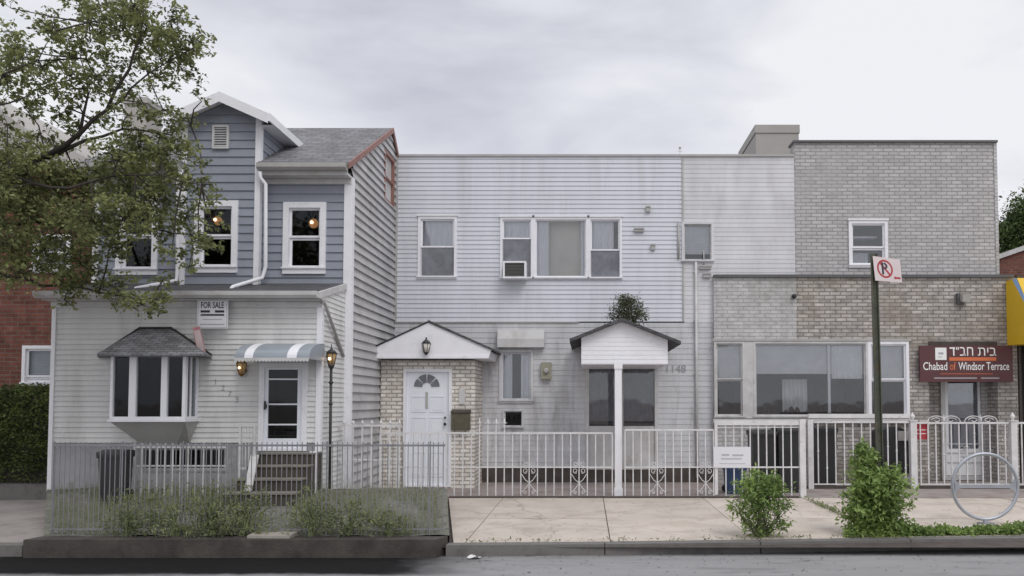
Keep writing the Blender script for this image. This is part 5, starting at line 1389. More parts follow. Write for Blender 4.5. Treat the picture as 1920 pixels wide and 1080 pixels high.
sparse = [(15,110,26),(45,95,24),(15,170,26),(45,200,24),(90,150,26),(20,60,22),(185,150,24),(215,60,28),(160,10,24),(260,30,26),(300,80,26),(180,40,34),(230,22,36),(270,62,36),(320,38,34),(352,92,30),(378,82,18),(300,112,34),(100,42,28),(130,72,26),(95,60,24),(140,98,24),(75,125,28),(28,100,22),(16,140,18),(55,172,16),(75,180,12),(120,178,22),(170,78,26),(205,100,26),(250,10,34),
 (210,5,28),(342,130,26),(292,142,26),(232,150,26),(130,130,24),(152,165,22),(112,215,22),(14,232,20),(35,160,14),(375,60,14),(330,75,26),(255,110,28),(270,195,22),(240,215,24),(305,205,26),(340,222,24),(378,190,12),(398,385,14),(405,360,10),(378,300,14),(396,410,12),(20,15,14),(135,235,20),(100,265,24),(60,270,22),(180,225,22),
 (355,500,18),(310,520,16),(-40,120,60),(-120,80,80),(-200,160,90),(-230,330,90),(60,300,30),(300,285,30),(345,290,20),(205,180,20),(170,130,20)]
Pp = []; twl = []
for lst, dens, per in ((dense, .034, 12), (sparse, .030, 11)):
    for (px, py, r) in lst:
        D = rnd.uniform(9.7, 11.2) if px > 0 else rnd.uniform(9.2, 11.5)
        c = Wp(px, py, D); rr_ = r * D / FPX
        if rr_ <= 0: continue
        nt_ = max(3, int(r * r * dens)); 
        q, tw = twigs_in(tuple(c), (rr_, max(rr_, .28), rr_ * .88), nt_, rnd, per, .10)
        Pp.append(q)
        # link the clump to the nearest branch with a thin branchlet
        nb_ = min(bpts, key=lambda b: (b - c).length)
        mid = nb_.lerp(c, .5) + Vector((rnd.uniform(-.06, .06), rnd.uniform(-.06, .06), rnd.uniform(-.02, .08)))
        br_mb.tube([nb_, mid, c], [.012, .009, .006], 5)
        for k in range(0, len(tw), 2):
            br_mb.tube([c, Vector(tw[k][0]).lerp(c, .3), Vector(tw[k][1])], [.0045, .0035, .002], 3, cap=False)
Pp = np.concatenate(Pp)
V, F = leaves(Pp, 0.060, rnd, .55, .25, .7)
cr_ = bpy.data.objects.new('crown', leaf_mesh('crown', V, F, M['tleaf'], TB)); S.collection.objects.link(cr_); cr_.parent = tree
part('branch', br_mb, M['bark'], tree)

# tree beyond the roofs at the right edge
fbx = Wp(1935, 700, 30); fb0 = Vector((fbx.x, 31, 0))
ft = thing('background_tree', 'dense dark green tree rising beyond the buildings at the right edge', 'tree', tuple(fb0))
part('trunk', MB().tube([fb0, fb0 + Vector((.1, 0, 3)), fb0 + Vector((.3, 0, 6.5))], [.25, .2, .08], 8), M['bark'], ft)
P = []
for (px, py, r) in ((1885, 440, 22), (1900, 430, 26), (1915, 405, 22), (1935, 400, 40), (1925, 450, 40), (1890, 465, 26), (1960, 440, 50), (1980, 400, 50), (1910, 480, 30), (1950, 490, 50)):
    c = Wp(px, py, 31); rr_ = r * 31 / FPX
    q, tw = twigs_in(tuple(c), (rr_, rr_, rr_), int(r * r * .20), rnd, 8, .16); P.append(q)
V, F = leaves(np.concatenate(P), .13, rnd, .55, .2, .7)
o = bpy.data.objects.new('crown', leaf_mesh('crown', V, F, M['farleaf'], fb0)); S.collection.objects.link(o); o.parent = ft

# hedge at the left
hx0, hx1 = Xp(-60, 12.6, 800), Xp(104, 12.6, 800)
hb = Vector(((hx0 + hx1) / 2, 12.9, .36))
hg = thing('clipped_hedge', 'rounded dark green hedge in front of the red brick house', 'hedge', tuple(hb))
P = []
nh = 30000
q = rnd.uniform(0, 1, (nh, 3))
X = hx0 + (hx1 - hx0) * q[:, 0]; Z = .40 + (Zp(726, 12.6) - .40) * q[:, 2]; Y = 12.55 + .65 * q[:, 1]
# keep the outer shell, with a rounded shoulder
edge = np.minimum.reduce([X - hx0 + .5, hx1 - X, Zp(726, 12.6) - Z, Y - 12.55])
rx = np.maximum(0, X - (hx1 - .22)) / .22; rz = np.maximum(0, Z - (Zp(726, 12.6) - .25)) / .25; ry = np.maximum(0, 12.8 - Y) / .25
keep = ((rx**2 + rz**2 < 1.0) & (ry**2 + rz**2 < 1.05) & (edge < .16)) & ((Z > .62) | (rnd.uniform(size=nh) < .4))
wob = np.sin(X * 9 + Z * 5) * np.sin(Z * 11 - X * 4) * .05 + np.sin(X * 23 + 1) * np.sin(Z * 19) * .025
P = np.stack([X + wob * .6, Y - wob, Z + wob * .8], 1)[keep] + rnd.normal(size=(keep.sum(), 3)) * .03
V, F = leaves(P, .05, rnd, .55, .1, .8)
o = bpy.data.objects.new('foliage', leaf_mesh('foliage', V, F, M['hedge'], hb)); S.collection.objects.link(o); o.parent = hg
part('stem', MB().box(hx0, hx1 - .16, 12.72, 13.1, .36, Zp(726, 12.6) - .13).tube([(hx1 - .35, 12.8, .3), (hx1 - .3, 12.8, 1.0)], .03, 6), M['bark'], hg)

# bushes at the kerb
def bush(px0, px1, py0, py1, D, prof, **k):
    """prof: list of (u 0..1, v 0..1 from the top, ru, rv, n)"""
    a = Wp(px0, py1, D); b = Wp(px1, py0, D); w, h = b.x - a.x, b.z - a.z
    base = Vector(((a.x + b.x) / 2, D, a.z))
    cl = [((a.x + w * u, D + R_.uniform(-.05, .08), b.z - h * v), (w * ru, min(w * ru, .3) * .9, h * rv), n, 8) for (u, v, ru, rv, n) in prof]
    return base, cl
base, cl = bush(1365, 1488, 888, 1012, 9.82, [(.5,.12,.26,.12,50),(.42,.25,.32,.16,70),(.62,.25,.28,.16,60),(.5,.42,.36,.16,40),(.3,.55,.26,.15,22),(.7,.55,.28,.14,22),(.5,.7,.26,.2,26),(.25,.75,.12,.16,12),(.78,.72,.14,.14,14),(.5,.9,.14,.12,26),(.9,.5,.12,.06,8),(.1,.5,.1,.08,8)])
plant('roadside_bush', 'bright green leafy bush at the kerb below the white fence notice', 'bush', base, cl, 'bush', .062, 21, stems=5, wid=.36)
base, cl = bush(1580, 1700, 832, 1006, 9.95, [(.36,.08,.10,.10,22),(.34,.2,.17,.14,46),(.75,.34,.14,.10,26),(.48,.36,.34,.14,95),(.6,.48,.38,.14,110),(.35,.55,.32,.14,90),(.7,.62,.28,.14,90),(.45,.7,.36,.14,110),(.25,.78,.22,.12,50),(.6,.84,.34,.12,95),(.4,.92,.26,.08,60),(.75,.92,.26,.08,60)])
plant('roadside_bush', 'taller dense green bush around the foot of the parking sign post', 'bush', base, cl, 'bush', .066, 22, stems=5, wid=.5)
# low weeds along the kerb
rnd2 = np.random.default_rng(5)
P = []
for i in range(900):
    px = rnd2.uniform(1588, 2000); D = kerbY(Xp(px, 9.9)) + rnd2.uniform(.2, .44)
    p = Wp(px, 1000, D); hh = (0.03 + .085 * (0.5 + .5 * math.sin(px * .06) * math.sin(px * .023 + 1))) 
    if 1602 > px > 1596 or (px % 97) < 9: hh *= .4
    P.append(np.stack([p.x + rnd2.normal(size=9) * .04, p.y + rnd2.normal(size=9) * .03, np.abs(rnd2.uniform(0, hh, 9)) + .004], 1))
V, F = leaves(np.concatenate(P), .045, rnd2, .6, -.2, .8)
wd = bpy.data.objects.new('kerb_weeds', leaf_mesh('kerb_weeds', V, F, M['bush'], (0, 0, 0))); S.collection.objects.link(wd); wd['kind'] = 'stuff'
# plant growing on the canopy
cb0 = Vector((Xp(1180, 15.2, 600), 15.2, cpz - .02))
def cl_at(px, py, D, rx, rz, n, per=8):
    return (tuple(Wp(px, py, D)), (rx * D / FPX, rx * D / FPX * .8, rz * D / FPX), n, per)
plant('roof_plant', 'tuft of dark foliage growing above the white gabled canopy', 'plant', cb0, [cl_at(1178, 580, 15.2, 26, 20, 170), cl_at(1172, 564, 15.2, 15, 10, 70), cl_at(1160, 592, 15.2, 20, 12, 60), cl_at(1196, 592, 15.2, 18, 12, 60)], 'roofplant', .055, 31, stems=4, wid=.3, spread=.2)
# garden shrubs
GL = 'shrubs in the planted bed'
gs_ = [
 (235, 985, 45, 60, 'low yellowish shrub at the left end of the bed', 70),
 (330, 965, 55, 75, 'wide pale shrub right of the dark bin in the bed', 95),
 (395, 975, 45, 85, 'tall pale green shrub below the bay window side', 90),
 (455, 975, 42, 70, 'pale green shrub left of the flagstones', 80),
 (585, 975, 42, 70, 'pale shrub right of the flagstones before the steps', 75),
 (655, 985, 45, 55, 'low yellow green shrub beneath the white side fence', 65),
 (735, 990, 40, 45, 'sparse low shrub near the right end of the bed', 45),
]
for k, (px, py, rx, hz, lb, n) in enumerate(gs_):
    b = bed_at(px, min(py, 985)); D = b.y
    sc = D / FPX
    cl = [((b.x + R_.uniform(-.08, .08), b.y + .05, b.z + hz * sc * .35), (rx * sc * 1.15, rx * sc * .7, hz * sc * .42), int(n * 1.0), 8),
          ((b.x + R_.uniform(-.1, .1), b.y + .08, b.z + hz * sc * .85), (rx * sc * .9, rx * sc * .6, hz * sc * .45), int(n * .45), 7)]
    plant('garden_shrub', lb, 'shrub', b, cl, 'garden', .055, 50 + k, stems=14, group=GL, wid=.28, droop=-.35)
# grass tufts: uncountable
P = []; gv = []; gf = []
for i in range(7000):
    u, v_ = rnd2.uniform(0.02, .98), rnd2.uniform(0.02, .95)
    if math.sin(u * 23) * math.sin(u * 9 + v_ * 6) < -.55: continue
    p = bedp(u, v_); p.z -= .02
    px_ = PX0 + p.x / p.y * FPX
    if 485 < px_ < 548: continue
    for _ in range(2):
        h_ = rnd2.uniform(.03, .11) + .22 * rnd2.random() ** 5; dx, dy = rnd2.normal(size=2) * .03; w_ = .004; a_ = rnd2.uniform(0, 6.28)
        ox, oy = rnd2.normal(size=2) * .02
        i0 = len(gv); gv += [(p.x + ox - w_ * math.cos(a_), p.y + oy - w_ * math.sin(a_), p.z), (p.x + ox + w_ * math.cos(a_), p.y + oy + w_ * math.sin(a_), p.z), (p.x + ox + dx, p.y + oy + dy, p.z + h_)]
        gf.append((i0, i0 + 1, i0 + 2))
me = bpy.data.meshes.new('bed_grass'); me.from_pydata(gv, [], gf); me.materials.append(M['grass'])
o = bpy.data.objects.new('bed_grass', me); S.collection.objects.link(o); o['kind'] = 'stuff'
# flagstones
for k, (px, py, w_, lb) in enumerate(((516, 988, .26, 'nearest square flagstone of the path in the bed'), (514, 968, .25, 'middle square flagstone of the path in the bed'), (518, 950, .24, 'farthest square flagstone of the path, before the steps'))):
    b = bed_at(px, py)
    single('flagstone', MB().slab((b.x - w_, b.y - .15, b.z - .01), (b.x + w_ - .03, b.y - .16, b.z - .01), (b.x + w_, b.y + .15, b.z + .012), (b.x - w_ + .02, b.y + .14, b.z + .012), (0, 0, .045)), M['flag'], lb, 'flagstone', tuple(b), 'flagstones of the garden path')

# ---------------------------------------------------------------- fences
def picket_proto(h, r, parent, loc, kind='plain', m='iron', knob=None):
    mb = MB()
    if kind == 'spear':
        mb.box(-r, r, -r, r, 0, h - .05); mb.lathe([(r * 1.2, h - .05), (r * 2.6, h - .03), (r * .3, h + .02)], 0, 0, 0, 6)
    elif kind == 'fleur':
        mb.box(-r, r, -r, r, 0, h - .05); mb.lathe([(r, h - .05), (r * 2.2, h - .02), (r * .4, h + .06)], 0, 0, 0, 6)
        for s in (-1, 1): mb.tube([(0, 0, h - .05), (s * .025, 0, h - .01), (s * .045, 0, h - .02)], .006, 5)
    else: mb.box(-r, r, -r, r, 0, h)
    if knob is not None: mb.ball((0, 0, knob), r * 2.1, 8)
    me = mb.mesh('picket', M[m]); o = bpy.data.objects.new('picket', me); S.collection.objects.link(o)
    o.parent = parent; o.location = loc; return o
def rail(mb, x0, x1, y, z, hw=.014, hh=.012): mb.box(x0, x1, y - hw, y + hw, z - hh, z + hh)
def cap_post(mb, x, y, w, z0, z1, ball=True):
    mb.box(x - w, x + w, y - w, y + w, z0, z1)
    mb.prism([(x - w * 1.25, y - w * 1.25), (x + w * 1.25, y - w * 1.25), (x + w * 1.25, y + w * 1.25), (x - w * 1.25, y + w * 1.25)], 'z', z1 + .001, z1 + .02)
    if ball: mb.lathe([(w * .5, z1 + .02), (w * .35, z1 + .05), (w * .8, z1 + .08), (w * .8, z1 + .105), (w * .35, z1 + .14), (.003, z1 + .17)], x, y, 0, 10)

# grey garden fence along the bed
DG = 9.47
gx0, gx1 = Xp(98, DG, 920), Xp(834, DG, 920); gz0_, gz1_ = .085, Zp(832, DG)
gf_ = thing('garden_fence', 'thin grey iron picket fence around the planted bed at the kerb', 'fence', (gx0, DG, gz0_))
mb = MB(); rail(mb, gx0, gx1, DG, gz1_ - .02, .012, .011); rail(mb, gx0, gx1, DG, gz0_ + .06, .010, .008)
part('rail', mb, M['greyiron'], gf_)
n = 78; pr = None
for i in range(n):
    x = gx0 + .02 + (gx1 - gx0 - .04) * i / (n - 1)
    if pr is None: pr = picket_proto(gz1_ - gz0_ + .02, .0042, gf_, (.02, 0, 0), 'plain', 'greyiron')
    else: copyp(pr, gf_, (x - gx0, 0, 0))
for px in (99, 228, 342, 612, 806):
    x = Xp(px, DG, 920); part('post', MB().box(x - .0065, x + .0065, DG - .0065, DG + .0065, gz0_ - .05, gz1_ + .03), M['greyiron'], gf_)

# white picket run in front of the porch
DW = 11.5
wx0, wx1 = Xp(252, DW, 860), Xp(425, DW, 860); b0 = .28; top = Zp(834, DW)
pf = thing('picket_fence', 'short white picket fence standing below the bay window', 'fence', (wx0, DW, b0))
mb = MB(); rail(mb, wx0, wx1, DW, top - .03, .014, .016); rail(mb, wx0, wx1, DW, top - .30, .012, .01)
part('rail', mb, M['offwhite'], pf); pr = None
for i in range(13):
    x = (wx1 - wx0) * i / 12
    if pr is None: pr = picket_proto(top - b0 + .02, .009, pf, (0, .0, 0), 'plain', 'offwhite')
    else: copyp(pr, pf, (x, 0, 0))

# white fence between the porch and the brick entrance
DP = 12.95
qx0, qx1 = Xp(606, DP, 850), Xp(752, DP, 850); b0 = .03; top = Zp(790, DP)
pf = thing('picket_fence', 'white spear-topped iron fence closing the gap beside the lamp post', 'fence', (qx0, DP, b0))
mb = MB(); rail(mb, qx0, qx1, DP, Zp(798, DP), .016, .016); rail(mb, qx0, qx1, DP, Zp(862, DP), .014, .012)
part('rail', mb, M['iron'], pf); pr = None
for i in range(9):
    x = .03 + (qx1 - qx0 - .06) * i / 8
    if pr is None: pr = picket_proto(top - b0, .012, pf, (x, 0, 0), 'spear')
    else: copyp(pr, pf, (x, 0, 0))

# main scrolled fence
DF = D_FENCE
def scroll(cx, cz, r, s, turns=1.15, n=16, ph=0.0):
    return [(cx + s * r * (1 - .55 * t / n) * math.cos(ph + turns * 2 * math.pi * t / n), DF, cz + r * (1 - .55 * t / n) * math.sin(ph + turns * 2 * math.pi * t / n)) for t in range(n + 1)]
def fence_run(px0, px1, label, orn, spikes=(), rt=(812, 876), step=15.6):
    x0, x1 = Xp(px0, DF, 870), Xp(px1, DF, 870); b0 = .03
    t = thing('iron_fence', label, 'fence', (x0, DF, 0))
    mb = MB(); rail(mb, x0, x1, DF, Zp(rt[0], DF), .015, .014); rail(mb, x0, x1, DF, Zp(rt[1], DF), .014, .010)
    part('rail', mb, M['iron'], t)
    n = int(round((px1 - px0) / step)); pr = None; ps = None
    h = Zp(rt[0], DF) - b0
    for i in range(n + 1):
        x = (x1 - x0) * i / n; pxx = px0 + (px1 - px0) * i / n
        if any(abs(pxx - s) < step * .5 for s in spikes):
            if ps is None: ps = picket_proto(h + .19, .0095, t, (x, 0, b0), 'fleur')
            else: copyp(ps, t, (x, 0, b0))
        else:
            if pr is None: pr = picket_proto(h, .0088, t, (x, 0, b0))
            else: copyp(pr, t, (x, 0, b0))
    for po in orn:
        cx = x0 + (x1 - x0) * round((po - px0) / (px1 - px0) * n) / n
        o = MB(); zb_, zt_2 = Zp(928, DF), Zp(rt[1], DF) - .015; hw = step * 1.0 * DF / FPX - .012; zm = zb_ + (zt_2 - zb_) * .45
        for s in (-1, 1):
            o.tube([(cx + s * hw, DF, zt_2 - .10), (cx + s * hw * .5, DF, zm + .05), (cx, DF, zm), ], .0065, 5)
            o.tube([(cx, DF, zm), (cx + s * hw * .45, DF, zm - .09), (cx + s * hw * .95, DF, zb_ + .05)], .0065, 5)
            o.tube(scroll(cx + s * hw * .48, zt_2 - .045, .045, s, ph=-2.2), .006, 5)
            o.tube(scroll(cx + s * hw * .5, zb_ + .05, .03, s, ph=-2.2), .0055, 5)
        o.ball((cx, DF, zm), .016, 8)
        part('ornament', o, M['iron'], t)
        for s in (-1, 1): part('upper_scroll', MB().tube(scroll(cx + s * hw * .48, Zp(rt[1], DF) + .055, .042, s, ph=2.2), .0055, 5), M['iron'], t)
    return t, x0, x1
fence_run(712, 1148, 'white scrolled iron fence in front of the brick entrance, left of the canopy post', [994, 1088], spikes=(905, 921, 936, 952))
f2, fx0, fx1 = fence_run(1172, 1338, 'white scrolled iron fence right of the canopy post', [1238, 1322], rt=(806, 876))
# gate panel beside it
gx0_, gx1_ = Xp(1340, DF, 870), Xp(1510, DF, 870)
gt = thing('iron_gate', 'white iron gate carrying the pale notice, before the dark bins', 'gate', (gx0_, DF, 0))
z1_ = Zp(788, DF)
mb = MB().box(gx0_, gx0_ + .05, DF - .02, DF + .02, .05, z1_).box(gx1_ - .10, gx1_, DF - .045, DF + .045, .0, z1_ + .02).box(gx0_ + .051, gx1_ - .101, DF - .02, DF + .02, z1_ - .085, z1_)
part('frame', mb, M['iron'], gt)
mb = MB(); rail(mb, gx0_ + .051, gx1_ - .101, DF, Zp(876, DF), .014, .012); rail(mb, gx0_ + .051, gx1_ - .101, DF, Zp(801, DF), .012, .008)
part('rail', mb, M['iron'], gt); pr = None
for i in range(1, 10):
    x = .05 + (gx1_ - gx0_ - .15) * i / 10
    if pr is None: pr = picket_proto(z1_ - .09 - .03, .0095, gt, (x, 0, .03))
    else: copyp(pr, gt, (x, 0, .03))
a, b, c, d = Rp(1338, 838, 1408, 877, DF - .04)
nt_ = board('fence_notice', a, b, c, d, DF - .03, .008, 'signwhite', 'small white notice with faint writing tied to the iron gate', 'notice')
mb = MB(); W2 = b - a; H2 = d - c; yn = DF - .0405
part('faint_writing', mb.box(a + W2*.22, a + W2*.42, yn, yn + .002, c + H2*.58, c + H2*.66).box(a + W2*.50, a + W2*.80, yn, yn + .002, c + H2*.56, c + H2*.64).box(a + W2*.2, a + W2*.75, yn, yn + .002, c + H2*.40, c + H2*.46).box(a + W2*.15, a + W2*.85, yn, yn + .002, c + H2*.18, c + H2*.21), M['paleink'], nt_)

# right-hand fence, set further back
DR = Dg(917)
def knobfence(px0, px1, label, top, n, arcs=False, knobs=(), lw=.014):
    x0, x1 = Xp(px0, DR, 860), Xp(px1, DR, 860)
    t = thing('knuckled_fence', label, 'fence', (x0, DR, 0))
    mb = MB(); zt = Zp(top, DR); rail(mb, x0, x1, DR, zt, .018, .016 if arcs else .018); rail(mb, x0, x1, DR, .09, .015, .012)
    part('rail', mb, M['iron'], t); protos = {}
    for i in range(n):
        x = (x1 - x0) * (i + .5) / n; kz = knobs[i % len(knobs)]
        if kz not in protos: protos[kz] = picket_proto(zt - .09, .0105, t, (x, 0, .09), knob=kz)
        else: copyp(protos[kz], t, (x, 0, .09))
    if arcs:
        o = MB()
        for c0 in (.22, .62):
            for (dc, r, s) in ((0, .17, 1), (.16, .17, -1)):
                cx = x0 + (x1 - x0) * (c0 + dc)
                o.tube([(cx + s * r * math.cos(q), DR, zt + .015 + r * .68 * math.sin(q)) for q in [math.pi * j / 10 for j in range(2, 11)]], .009, 5)
                o.tube([(cx - s * (.1 - .07 * j / 10) * math.cos(2 * math.pi * j / 10) , DR, zt + .055 + (.045 - .02 * j / 10) * math.sin(2 * math.pi * j / 10)) for j in range(11)], .008, 5)
            cx = x0 + (x1 - x0) * (c0 + .08)
            o.lathe([(.008, 0), (.022, .05), (.012, .09), (.002, .15)], cx, DR, zt + .01, 6)
        part('scrollwork', o, M['iron'], t)
    return t, x0, x1
k1, kx0, kx1 = knobfence(1526, 1706, 'white iron fence with knuckled bars behind the taller bush', 791, 11, knobs=(.62, .30, None, .45, .75, None, .5, .28, .7))
part('top_bar', MB().box(kx0 - .10, kx1, DR - .03, DR + .03, Zp(779, DR) - .05, Zp(779, DR) + .03), M['iron'], k1)
mb = MB(); x = Xp(1520, DR, 860); mb.box(x - .055, x + .045, DR - .045, DR + .045, 0, Zp(787, DR)); part('post', mb, M['iron'], k1)
mb = MB(); cap_post(mb, Xp(1712, DR, 850), DR, .058, 0, Zp(790, DR)); part('post', mb, M['iron'], k1)
k2, _, kx2 = knobfence(1719, 1893, 'white iron fence topped with scrolls in front of the recessed door', 793, 12, arcs=True, knobs=(None, .28, .92, .55, .3, None, .7, .95, .5, .32, None, .85))
mb = MB(); cap_post(mb, Xp(1900, DR, 850), DR, .058, 0, Zp(790, DR)); part('post', mb, M['iron'], k2)
knobfence(1908, 2060, 'last piece of white iron fence cut by the right edge of the photo', 793, 9, knobs=(None, .5, .3))
a, b, c, d = Rp(1716, 793, 1739, 824, DR + .05)
rn = board('red_notice', a, b, c, d, DR + .05, .01, 'red', 'small red notice behind the fence bars beside the ball-topped post', 'notice')
part('notice_print', MB().box(a + .03, b - .03, DR + .037, DR + .039, c + .17, c + .19).box(a + .03, b - .03, DR + .037, DR + .039, c + .10, c + .12), M['signpink'], rn)

# bins and covered things behind the fences
def bin_(label, px0, px1, pyt, D, zb, m, name='wheelie_bin', dep=.5, group=None):
    x0, x1 = Xp(px0, D, 850), Xp(px1, D, 850); zt = Zp(pyt, D); w = x1 - x0
    t = thing(name, label, 'bin', ((x0 + x1) / 2, D + dep / 2, zb), group)
    mb = MB(); A = [(x0 + w*.06, D + .03), (x1 - w*.06, D + .03), (x1 - w*.06, D + dep - .03), (x0 + w*.06, D + dep - .03)]; B = [(x0, D), (x1, D), (x1, D + dep), (x0, D + dep)]
    for k in range(4):
        m2 = (k + 1) % 4
        mb.quad((*A[k], zb), (*A[m2], zb), (*B[m2], zt - .07), (*B[k], zt - .07))
    mb.quad(*[(*p_, zb) for p_ in A[::-1]]); mb.box(x0 - .015, x1 + .015, D - .015, D + dep + .015, zt - .11, zt - .07)
    part('body', mb, M[m], t)
    part('lid', MB().prism([(D - .02, zt - .069), (D - .01, zt - .03), (D + dep * .5, zt), (D + dep + .02, zt - .02), (D + dep + .02, zt - .069)], 'x', x0 - .02, x1 + .02), M[m], t)
    mb = MB()
    for xx in (x0 + .02, x1 - .06): mb.lathe([(.07, 0), (.07, .04)], xx + .02, D + dep - .02, zb + .07, 12, 'y')
    part('wheel', mb, M['black'], t)
bin_('tall black bin standing in the bed below the bay window', 184, 226, 844, 11.0, .27, 'plastic', dep=.32)
bin_('black wheelie bin behind the gate next to the pale notice', 1412, 1456, 806, 14.4, .006, 'plastic')
bin_('black wheelie bin behind the gate nearest the thick gate post', 1460, 1500, 800, 14.4, .006, 'plastic')
bin_('black wheelie bin just right of the thick gate posts', 1530, 1570, 800, 15.35, .006, 'plastic')
bin_('small blue recycling bin behind the kerb bush', 1362, 1398, 872, 14.2, .006, 'bluebin', 'recycling_bin', .35)
# covered barbecue
D = 15.45; x0, x1 = Xp(1652, D, 850), Xp(1704, D, 850); zt = Zp(800, D)
t = thing('covered_barbecue', 'barbecue under a black cover beside the ball-topped fence post', 'barbecue', ((x0 + x1) / 2, D + .3, .006))
mb = MB(); nn_ = 10
for i in range(nn_):
    for j in range(6):
        def pt(i, j):
            u = i / nn_; v = j / 6
            return Vector((x0 + (x1 - x0) * u, D + .03 * math.sin(u * 20 + v * 3) * (1 - v), .25 + (zt - .25 - .10 * (2 * u - 1) ** 2) * v))
        mb.quad(pt(i, j), pt(i + 1, j), pt(i + 1, j + 1), pt(i, j + 1), smooth=True)
top_ = [Vector((x0 + (x1 - x0) * i / nn_, D, zt - .10 * (2 * i / nn_ - 1) ** 2)) for i in range(nn_ + 1)]
for i in range(nn_):
    a_, b_ = top_[i], top_[i + 1]; mb.quad(a_, b_, b_ + Vector((0, .5, 0)), a_ + Vector((0, .5, 0)), smooth=True)
mb.quad((x0, D, .25), (x0, D, zt - .1), (x0, D + .5, zt - .1), (x0, D + .5, .25)); mb.quad((x1, D, .25), (x1, D + .5, .25), (x1, D + .5, zt - .1), (x1, D, zt - .1))
part('cover', mb, M['plastic'], t)
mb = MB()
for xx in (x0 + .03, x1 - .03):
    for yy in (D + .05, D + .45): mb.tube([(xx, yy, .006), (xx, yy, .3)], .018, 6)
part('leg', mb, M['black'], t)
part('shelf', MB().box(x1 - .22, x1 + .06, D - .06, D - .04, Zp(826, D), Zp(808, D)), M['gutter'], t)

# ---------------------------------------------------------------- street furniture
# parking sign
DSN = 10.0
b0 = Vector((Xp(1653, DSN, 1005), DSN, 0)); t0_ = Wp(1638, 476, DSN)
ps = thing('parking_sign', 'no parking sign on a leaning dark green post behind the taller bush', 'sign', tuple(b0))
mb = MB(); d = (t0_ - b0); nseg = 1
w_ = .042
# U-channel post
for (ox0, ox1, oy0, oy1) in ((-w_, -w_ + .012, -.028, .0), (w_ - .012, w_, -.028, .0), (-w_, w_, .0, .006)):
    mb.slab((b0.x + ox0, DSN + oy0, 0), (b0.x + ox1, DSN + oy0, 0), (b0.x + ox1, DSN + oy1, 0), (b0.x + ox0, DSN + oy1, 0), d)
part('post', mb, M['pole'], ps)
mb = MB()
for i in range(22):
    q = b0.lerp(t0_, .15 + .8 * i / 22); mb.lathe([(.008, 0), (.008, -.002)], q.x, DSN - .001, q.z, 8, 'y')
part('bolt_hole', mb, M['black'], ps)
# sign face turned away from the street so it is foreshortened
p00, p10, p11, p01 = Wp(1641, 526, 9.94), Wp(1691, 530, 10.10), Wp(1687, 487, 10.10), Wp(1636, 480, 9.94)
def fpt(u, v, o=0.0):
    a_ = p00.lerp(p10, u); b_ = p01.lerp(p11, u); q = a_.lerp(b_, v)
    nrm = (p10 - p00).cross(p01 - p00).normalized()
    return q + nrm * o
nrm_ = (p10 - p00).cross(p01 - p00).normalized()
fc2 = part('plate', MB().slab(p00, p10, p11, p01, -nrm_ * -.0 + nrm_ * .004), M['signpink'], ps)
mb = MB()
K = 28
for k in range(K):
    q0, q1 = 2 * math.pi * k / K, 2 * math.pi * (k + 1) / K
    cu, cv, ru, rv = .40, .52, .29, .38
    mb.quad(*[fpt(cu + ru * s * math.cos(q), cv + rv * s * math.sin(q), .006) for (s, q) in ((1, q0), (1, q1), (.80, q1), (.80, q0))])
mb.quad(fpt(.22, .72, .0065), fpt(.26, .78, .0065), fpt(.60, .30, .0065), fpt(.56, .24, .0065))
mb.quad(fpt(.74, .14, .006), fpt(.95, .14, .006), fpt(.95, .22, .006), fpt(.74, .22, .006))
mb.quad(fpt(.70, .18, .006), fpt(.76, .10, .006), fpt(.76, .26, .006))
part('red_symbol', mb, M['red'], fc2)
mb = MB()
mb.quad(fpt(.28, .28, .007), fpt(.35, .28, .007), fpt(.35, .78, .007), fpt(.28, .78, .007))
for k in range(8):
    q0, q1 = -math.pi / 2 + math.pi * k / 8, -math.pi / 2 + math.pi * (k + 1) / 8
    mb.quad(*[fpt(.37 + .13 * s * math.cos(q), .64 + .14 * s2 * math.sin(q), .007) for (s, s2, q) in ((1, 1, q0), (1, 1, q1), (.45, .5, q1), (.45, .5, q0))])
part('parking_letter', mb, M['ink'], fc2)
# ring bike rack
DK = Dg(982)
ck = Wp(1847, 912, DK); rk = 64 * DK / FPX
bk_ = thing('bike_rack', 'round galvanised steel bike ring with a crossbar on the pavement', 'bike rack', (ck.x, DK, 0))
mb = MB(); K = 48; rt = .024
i0 = len(mb.v)
for k in range(K):
    q = 2 * math.pi * k / K
    for j in range(10):
        a_ = 2 * math.pi * j / 10; r = rk - rt + rt * math.cos(a_) + .0
        mb.v.append((ck.x + r * math.cos(q), DK + rt * math.sin(a_), ck.z + r * math.sin(q)))
for k in range(K):
    for j in range(10):
        a_ = k * 10 + j; b_ = k * 10 + (j + 1) % 10; c_ = ((k + 1) % K) * 10 + (j + 1) % 10; d_ = ((k + 1) % K) * 10 + j
        mb.f.append((a_, b_, c_, d_)); mb.sm.append(True)
part('ring', mb, M['galv'], bk_)
rr2 = rk - 2 * rt
mb = MB(); pts = []; hh = .022
for s in (-1, 1):
    # flared crossbar ends
    pass
prof = []
for k in range(21):
    u = -1 + 2 * k / 20; x = u * math.sqrt(max(0, rr2**2 - (hh)**2)) * .998
    h_ = hh + .085 * max(0, abs(u) - .80) ** 1.0 / .2 * max(0, abs(u) - .80) / .2
    prof.append((ck.x + x, h_))
poly = [(x, ck.z - h) for x, h in prof] + [(x, ck.z + h) for x, h in prof[::-1]]
mb.prism(poly, 'y', DK - .014, DK + .014)
part('crossbar', mb, M['galv'], bk_)
part('foot', MB().box(ck.x - .10, ck.x + .10, DK - .05, DK + .05, .003, .015).box(ck.x - .03, ck.x + .03, DK - .02, DK + .02, .015, max(.03, ck.z - rk + .02)), M['galv'], bk_)
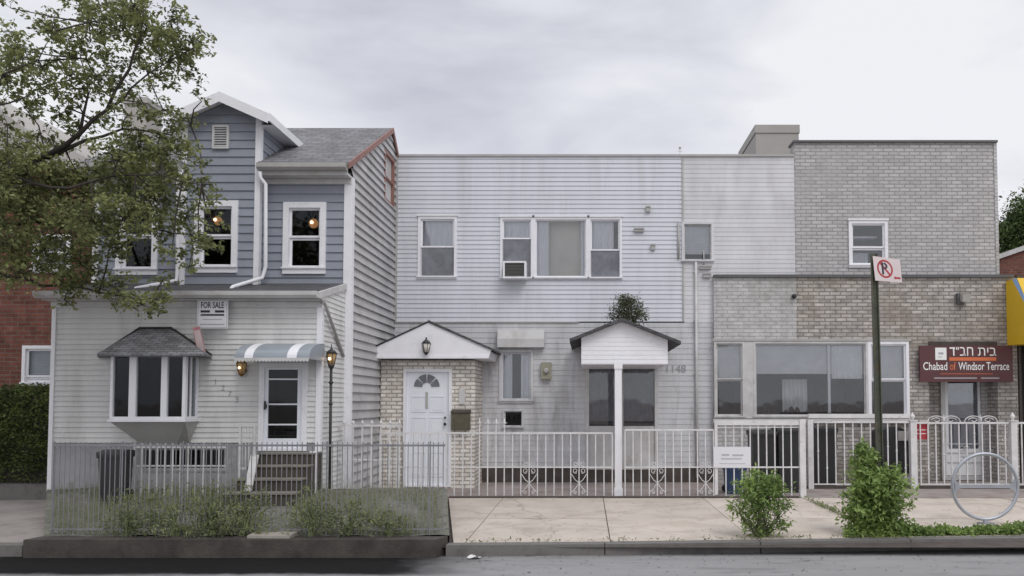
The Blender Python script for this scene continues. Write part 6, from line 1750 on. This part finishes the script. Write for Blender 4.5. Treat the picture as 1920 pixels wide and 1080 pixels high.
# litter
p = Wp(877, 1036, 9.1)
rnd3 = random.Random(4)
mb = MB()
cq = [[Vector((p.x + .035 * i + rnd3.uniform(-.012, .012), 9.08 + .03 * j + rnd3.uniform(-.01, .01), ZR + .006 + rnd3.uniform(0, .04))) for j in range(4)] for i in range(5)]
for i in range(4):
    for j in range(3): mb.quad(cq[i][j], cq[i+1][j], cq[i+1][j+1], cq[i][j+1])
single('litter', mb, M['paper'], 'crumpled scrap of white paper in the gutter left of the pavement', 'litter', (p.x, 9.1, ZR))
# fallen leaves and crumbs on the road and pavement: uncountable
gv, gf = [], []
for i in range(900):
    x = rnd3.uniform(-1.5, 7.5); ky = kerbY(x)
    if rnd3.random() < .6: y, z = ky - rnd3.random() ** 2 * 1.2 - .01, ZR + .006
    else: y, z = rnd3.uniform(ky + .2, 13.5), .008
    s = rnd3.uniform(.006, .022); a_ = rnd3.uniform(0, 6.28); i0 = len(gv)
    for k in range(4): gv.append((x + s * math.cos(a_ + k * 1.57) * (1 if k % 2 else .5), y + s * math.sin(a_ + k * 1.57) * (1 if k % 2 else .5), z + rnd3.uniform(0, .004)))
    gf.append((i0, i0 + 1, i0 + 2, i0 + 3))
P = []
for i in range(260):
    u = rnd2.random() ** .8; x = 3.68 + rnd2.normal() * .02; y = 13.6 - u * 3.3
    P.append(np.stack([x + rnd2.normal(size=3) * .03, y + rnd2.normal(size=3) * .02, rnd2.uniform(.0, .045, 3) + .003], 1))
for i in range(90):
    x = rnd2.uniform(-1.4, 3.5); P.append(np.stack([x + rnd2.normal(size=3) * .02, kerbY(x) + .17 + rnd2.normal(size=3) * .01, rnd2.uniform(.0, .03, 3) + .003], 1))
V, F = leaves(np.concatenate(P), .035, rnd2, .4, -.3, .8)
o = bpy.data.objects.new('joint_weeds', leaf_mesh('joint_weeds', V, F, M['garden'], (0, 0, 0))); S.collection.objects.link(o); o['kind'] = 'stuff'
me = bpy.data.meshes.new('fallen_leaves'); me.from_pydata(gv, [], gf); me.materials.append(M['brown'])
o = bpy.data.objects.new('fallen_leaves', me); S.collection.objects.link(o); o['kind'] = 'stuff'
